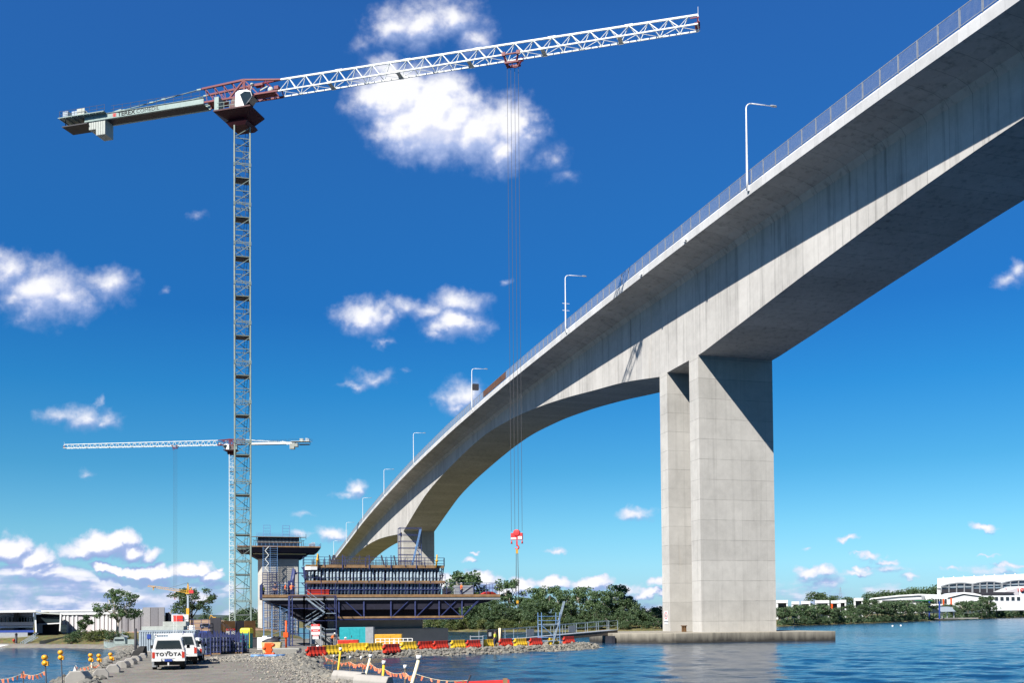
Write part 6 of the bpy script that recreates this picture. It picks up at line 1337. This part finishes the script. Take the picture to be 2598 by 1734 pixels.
# small yellow crane behind
yc0 = at(477, 1605, 222); yc = thing('yellow_crane', (yc0.x, yc0.y, 1), 'small yellow self erecting crane with lattice jib before the round gum', 'tower crane')
def Y_(px, y): return at(px, y, 222)
part('lower_mast', MB().box((Y_(477, 1575).x, 222, (1+Y_(477, 1545).z)/2), (.62, .62, Y_(477, 1545).z-1)), M['yel'], yc); part('upper_mast', MB().box((Y_(477, 1525).x, 222, (Y_(477, 1545).z+Y_(477, 1508).z)/2), (.36, .36, Y_(477, 1508).z-Y_(477, 1545).z)), M['contg'], yc)
hd = MB().bar(Y_(473.5, 1506), Y_(477, 1480), .14).bar(Y_(480, 1506), Y_(477, 1480), .14).bar(Y_(477, 1480), Y_(477, 1506), .1).bar(Y_(479, 1504), Y_(487, 1493), .2).box(Y_(477, 1507), (.9, .9, .25)); part('head_frame', hd, M['yel'], yc)
jb2 = MB(); a0, a1, c0_, c1_ = Y_(474, 1506), Y_(374, 1489.5), Y_(474, 1500), Y_(374, 1486)
jb2.bar(a0, a1, .07).bar(a0+Ya*.6, a1+Ya*.6, .07).bar(c0_+Ya*.3, c1_+Ya*.3, .07)
for k in range(22): t0, t1 = k/22, (k+.5)/22; jb2.bar(a0.lerp(a1, t0), (c0_+Ya*.3).lerp(c1_+Ya*.3, t1), .03).bar((c0_+Ya*.3).lerp(c1_+Ya*.3, t1), a0.lerp(a1, (k+1)/22), .03)
part('jib', jb2, M['yel'], yc); part('stay_rope', MB().tube([Y_(477, 1480), Y_(428, 1494)], .04, 4), M['rope'], yc); part('counterweight', MB().box(Y_(486, 1503), (1.0, .8, .7)), M['hookr'], yc)
part('hook', MB().bar(Y_(389, 1491), Y_(389, 1499), .16).box(Y_(389, 1491), (.8, .5, .15)), M['yel'], yc); part('tie_collar', MB().box(Y_(480, 1571), (1.6, .7, .2)), M['dark'], yc)
for i, px in enumerate((482.5, 487, 492)): p = atz(px, 140); solo('white_drum', MB().tube([Vector((p.x, 140, p.z)), Vector((p.x, 140, at(px, 1588, 140).z))], .13, 8), M['whw'], 'white pipe bundle standing behind the blue deck, '+('by the crane mast', 'in the middle', 'outermost')[i], 'pipe', 'white pipes behind the blue deck')
# excavator on the dirt
p = atz(545, 400); ex = thing('excavator', p, 'small yellow excavator on the cleared dirt', 'excavator'); part('track', MB().box(p+Z3*.5, (3.6, 2.6, 1.0)), M['dark'], ex, False, .2); part('cab', MB().box(p+Z3*1.9, (2.6, 2.4, 1.8)), M['yel'], ex, False, .1); part('boom', MB().bar(p+Vector((-.8, 0, 2)), p+Vector((-3.2, 0, 4.6)), .5).bar(p+Vector((-3.2, 0, 4.6)), p+Vector((-4.2, 0, 1.6)), .35), M['yel'], ex)
place(ex, p, 0, .5)
# right bank: white building row
for i, (a, b, y0, oc) in enumerate(((1969, 1999, 1524, 0), (2008, 2028, 1527.5, 0), (2032, 2056, 1526.5, 0), (2068, 2104, 1524.5, 0), (2108, 2128, 1525, 1), (2128, 2147, 1523.5, 0), (2166, 2190, 1518.5, 0))):
    Y = 400+i*14; c = at((a+b)/2, 1540, Y); t = thing('white_shop_unit', (c.x, c.y, 2), 'flat white shop unit on the far bank, '+('closest to the river pier', 'narrow, second along from the pier', 'third along from the pier', 'widest of the row', 'with an orange column', 'between the orange column and the end unit', 'tallest, at the end of the row')[i], 'shop', 'white shop units')
    part('wall', bmb(a, b, y0+6, 1556, Y+2, 8, base=1.5), M['glass'], t); part('fascia', bmb(a, b, y0, y0+7.5, Y, 10), M['whw'], t)
    part('column', bmb(a, a+5, y0+7.6, 1556, Y+.2, 1.2, base=1.5), M['orange' if oc else 'whw'], t); part('column', bmb(b-4, b, y0+7.6, 1556, Y+.2, 1.2, base=1.5), M['whw'], t)
Y = 640; c = at(2300, 1530, Y); lr = thing('long_white_hall', (c.x, c.y, 2), 'long low white hall with a gently curved roof on the far bank', 'building')
top_ = [(2196, 1527), (2210, 1519), (2240, 1515.5), (2280, 1511.5), (2330, 1508.5), (2378, 1510), (2404, 1515)]
part('roof', MB().prism([at(x, y, Y) for x, y in top_]+[at(x, y+3.5, Y) for x, y in reversed(top_)], (12, 30, 0)), M['roofw'], lr); part('wall', MB().prism([at(x, y+3.6, Y+1) for x, y in top_]+[at(2404, 1556, Y+1), at(2196, 1556, Y+1)], (10.4, 26, 0)), M['whw'], lr)
part('shade_band', MB().prism([at(2240, 1524, Y-.5), at(2404, 1520, Y-.5), at(2404, 1522, Y-.5), at(2240, 1526, Y-.5)], (0, 1.5, 0)), M['grey'], lr)
en = thing('entrance_block', at(2372, 1530, 625), 'glazed white entrance block in front of the long hall', 'building'); part('wall', bmb(2338, 2404, 1513, 1534, 626, 10), M['whw'], en)
for k in range(6): part('window', bmb(2366+k*6.2, 2370.5+k*6.2, 1521, 1532, 625.5, .8), M['glass'], en)
part('sign_panel', bmb(2338, 2346, 1514, 1527, 625.3, .6), M['grey'], en); part('orange_column', bmb(2392, 2395.5, 1521, 1538, 625, 1), M['orange'], en); part('orange_column', bmb(2411, 2415.5, 1519, 1536, 624, 1), M['orange'], en)
Y = 840; c = at(2490, 1510, Y); ml = thing('shopping_hall', (c.x, c.y, 2), 'huge white shopping hall with three arched glass bays', 'building')
part('roof', MB().prism([at(x, y, Y) for x, y in ((2378, 1468.5), (2660, 1454), (2660, 1500), (2378, 1494))], (28, 60, 0)), M['roofw'], ml)
part('wall', bmb(2378, 2660, 1494, 1548, Y+1, 58), M['whw'], ml)
for k in range(9): part('roof_vent', bmb(2392+k*26, 2394.5+k*26, 1465.2-k*1.35, 1469-k*1.35, Y+3, 2), M['whw'], ml)
def arch(px, lo, hi, h0, h1): t = (px-lo)/(hi-lo); return h0+(h1-h0)*t
for k, (a, b, ya, ypk, yb) in enumerate(((2388, 2466, 1488, 1479.5, 1482), (2468, 2540, 1482, 1476, 1479.5), (2543, 2625, 1479.5, 1472.5, 1476))):
    ed = []
    for j in range(13): t = j/12; ed.append((a+(b-a)*t, (ya*(1-t)+yb*t) - (((ya+yb)/2-ypk)*(1-(2*t-1)**2))))
    g_ = part('glass_bay', MB().prism([at(x, y+1.6, Y-1) for x, y in ed]+[at(b, 1504, Y-1), at(a, 1506, Y-1)], (0, 1.5, 0)), mat('bay_glass', (.22, .30, .38), .3) if k == 0 else bpy.data.materials['bay_glass'], ml)
    fm = MB()
    for (x0, y0), (x1, y1) in zip(ed, ed[1:]): fm.bar(at(x0, y0+1, Y-2.2), at(x1, y1+1, Y-2.2), .9)
    for j in (0, 3, 6, 9, 12): fm.bar(at(ed[j][0], ed[j][1]+1, Y-2.2), at(ed[j][0], 1505, Y-2.2), .7)
    fm.bar(at(a, (ya+yb)/2+6, Y-2.2), at(b, (ya+yb)/2+4, Y-2.2), .5); part('frame', fm, M['grey'], g_)
    part('dark_base', bmb(a, b, 1496-k*1.5, 1507-k, Y-1.6, .6), M['dark'], ml)
Y2 = 800; fc = thing('sloped_facade', at(2550, 1500, Y2), 'white angular facade with a round red emblem in front of the hall', 'building')
part('wall', MB().prism([at(x, y, Y2) for x, y in ((2518, 1504), (2556, 1490), (2660, 1486), (2660, 1530), (2518, 1520))], (5, 10, 0)), M['whw'], fc); part('return_wall', MB().prism([at(x, y, Y2-.6) for x, y in ((2551, 1502.5), (2584, 1492), (2584, 1512), (2551, 1512))], (0, .5, 0)), M['gw'], fc)
part('red_strip', bmb(2551.5, 2553, 1493, 1497, Y2-.8, .5), M['signr'], fc); part('red_strip', bmb(2582.3, 2584, 1495, 1502, Y2-1.2, .5), M['signr'], fc)
ec = at(2594, 1498.5, Y2-.8); em = MB().tube([ec+Ya*.3, ec-Ya*.2], 1.75, 24); emo = part('emblem', em, M['hookr'], fc)
sw_ = MB()
for a0_ in (.3, 2.4, 4.5): sw_.tube([ec-Ya*.4+Vector((math.cos(a0_+t)*r*1.6, 0, math.sin(a0_+t)*r*1.6)) for t, r in ((0, .15), (.5, .45), (1.1, .7))], [.1, .16, .08], 6)
part('swirl', sw_, M['signw'], emo)
part('canopy', MB().prism([at(x, y, Y2-4) for x, y in ((2470, 1509), (2520, 1503.5), (2575, 1504), (2566, 1510), (2530, 1511), (2470, 1512))], (0, 5, 0)), M['dark'], fc)
cr_ = thing('curved_front', at(2440, 1520, 700), 'white curved canopy front between the two halls', 'building'); part('roof', MB().prism([at(x, y, 700) for x, y in ((2404, 1514), (2422, 1506.5), (2445, 1504), (2470, 1506), (2490, 1511), (2490, 1514), (2445, 1508), (2404, 1518))], (0, 16, 0)), M['roofw'], cr_); part('wall', MB().prism([at(x, y, 701) for x, y in ((2404, 1519), (2445, 1510), (2490, 1515), (2490, 1550), (2404, 1550))], (0, 14, 0)), M['whw'], cr_)
part('link_wall', bmb(2490, 2680, 1512, 1550, 702, 14), M['whw'], cr_)
for k in range(7): part('dark_window', bmb(2496+k*14, 2504+k*14, 1516, 1524, 701.5, .8), M['glass'], cr_)
# jetty with blue masts and pavilion
bY = bank_Y(2365); j0 = on(2362, 1571.5, 0); jt = thing('river_jetty', (j0.x, bY-4, 0), 'small river jetty with two tall blue masts and a green roofed landing', 'jetty')
jz = lambda px, y: at(px, y, bY-4)
part('deck', MB().bb(jz(2350, 1).x, jz(2392, 1).x, bY-7, bY, .5, 1.0), M['dark'], jt)
for px in (2357.5, 2383.5): part('mast', MB().bar(jz(px, 1573), jz(px, 1527), .55), M['navyp'], jt)
part('roof', MB().prism([jz(2330, 1523.5), jz(2366, 1524.5), jz(2366, 1527), jz(2330, 1526.5)], (0, 5, 0)), mat('jetty_green_roof', (.02, .14, .05), .5), jt)
pv = thing('riverside_pavilion', (jz(2400, 1).x, bY+4, 1), 'pavilion with a wide pale blue sloping roof on the far bank', 'pavilion')
pz = lambda px, y, dy=0: at(px, y, bY+4+dy)
part('roof', MB().add([pz(2374, 1543), pz(2413, 1541.5), pz(2425, 1553), pz(2388, 1554)]+[pz(2374, 1542)+Ya*5, pz(2413, 1540.5)+Ya*5, pz(2425, 1552)+Ya*5, pz(2388, 1553)+Ya*5], [(3, 2, 1, 0), (4, 5, 6, 7), (0, 1, 5, 4), (1, 2, 6, 5), (2, 3, 7, 6), (3, 0, 4, 7)]), M['contg'], pv)
for px in (2390, 2403, 2420): part('post', MB().bar(pz(px, 1553, 2), pz(px, 1570, 2), .4), M['galv'], pv)
part('terrace', MB().bb(pz(2330, 1).x, pz(2445, 1).x, bY+2, bY+9, .8, 1.3), M['oldc'], pv)
# transmission pylon far away, buoys
pm = MB(); pq = at(2132, 1524, 1500); pt_ = at(2132, 1491, 1500)
for s_ in (-1, 1): pm.bar(pq+Xa*s_*2.2, pt_, .35)
for k in range(4): z = pq.lerp(pt_, .3+k*.2); pm.bar(z-Xa*(3.5-k*.4), z+Xa*(3.5-k*.4), .25)
solo('transmission_pylon', pm, M['galv'], 'faint lattice transmission pylon on the horizon', 'pylon')
for i, (px, py) in enumerate(((2264.5, 1591), (2285.5, 1590))): q = on(px, py, 0); solo('buoy', MB().sph((q.x, q.y, .1), .3, 8, 6), M['white'], 'tiny white buoy on the river, '+('nearer the pier' if i == 0 else 'farther from the pier'), 'buoy', 'white buoys')
# ---------------------------------------------------------------- dark undergrowth that fills the far bank
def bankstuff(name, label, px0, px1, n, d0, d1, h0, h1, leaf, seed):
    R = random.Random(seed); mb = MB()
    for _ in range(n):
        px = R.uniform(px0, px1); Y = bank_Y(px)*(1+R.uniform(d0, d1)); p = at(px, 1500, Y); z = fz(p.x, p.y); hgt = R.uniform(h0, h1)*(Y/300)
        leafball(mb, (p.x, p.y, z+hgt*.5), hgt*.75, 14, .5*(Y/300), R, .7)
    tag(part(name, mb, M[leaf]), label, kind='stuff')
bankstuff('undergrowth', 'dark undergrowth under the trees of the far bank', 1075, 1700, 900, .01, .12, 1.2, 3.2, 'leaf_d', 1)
bankstuff('reeds', 'low green growth along the mangrove edge', 1975, 2640, 800, .004, .045, .8, 2.0, 'leaf_m', 2)
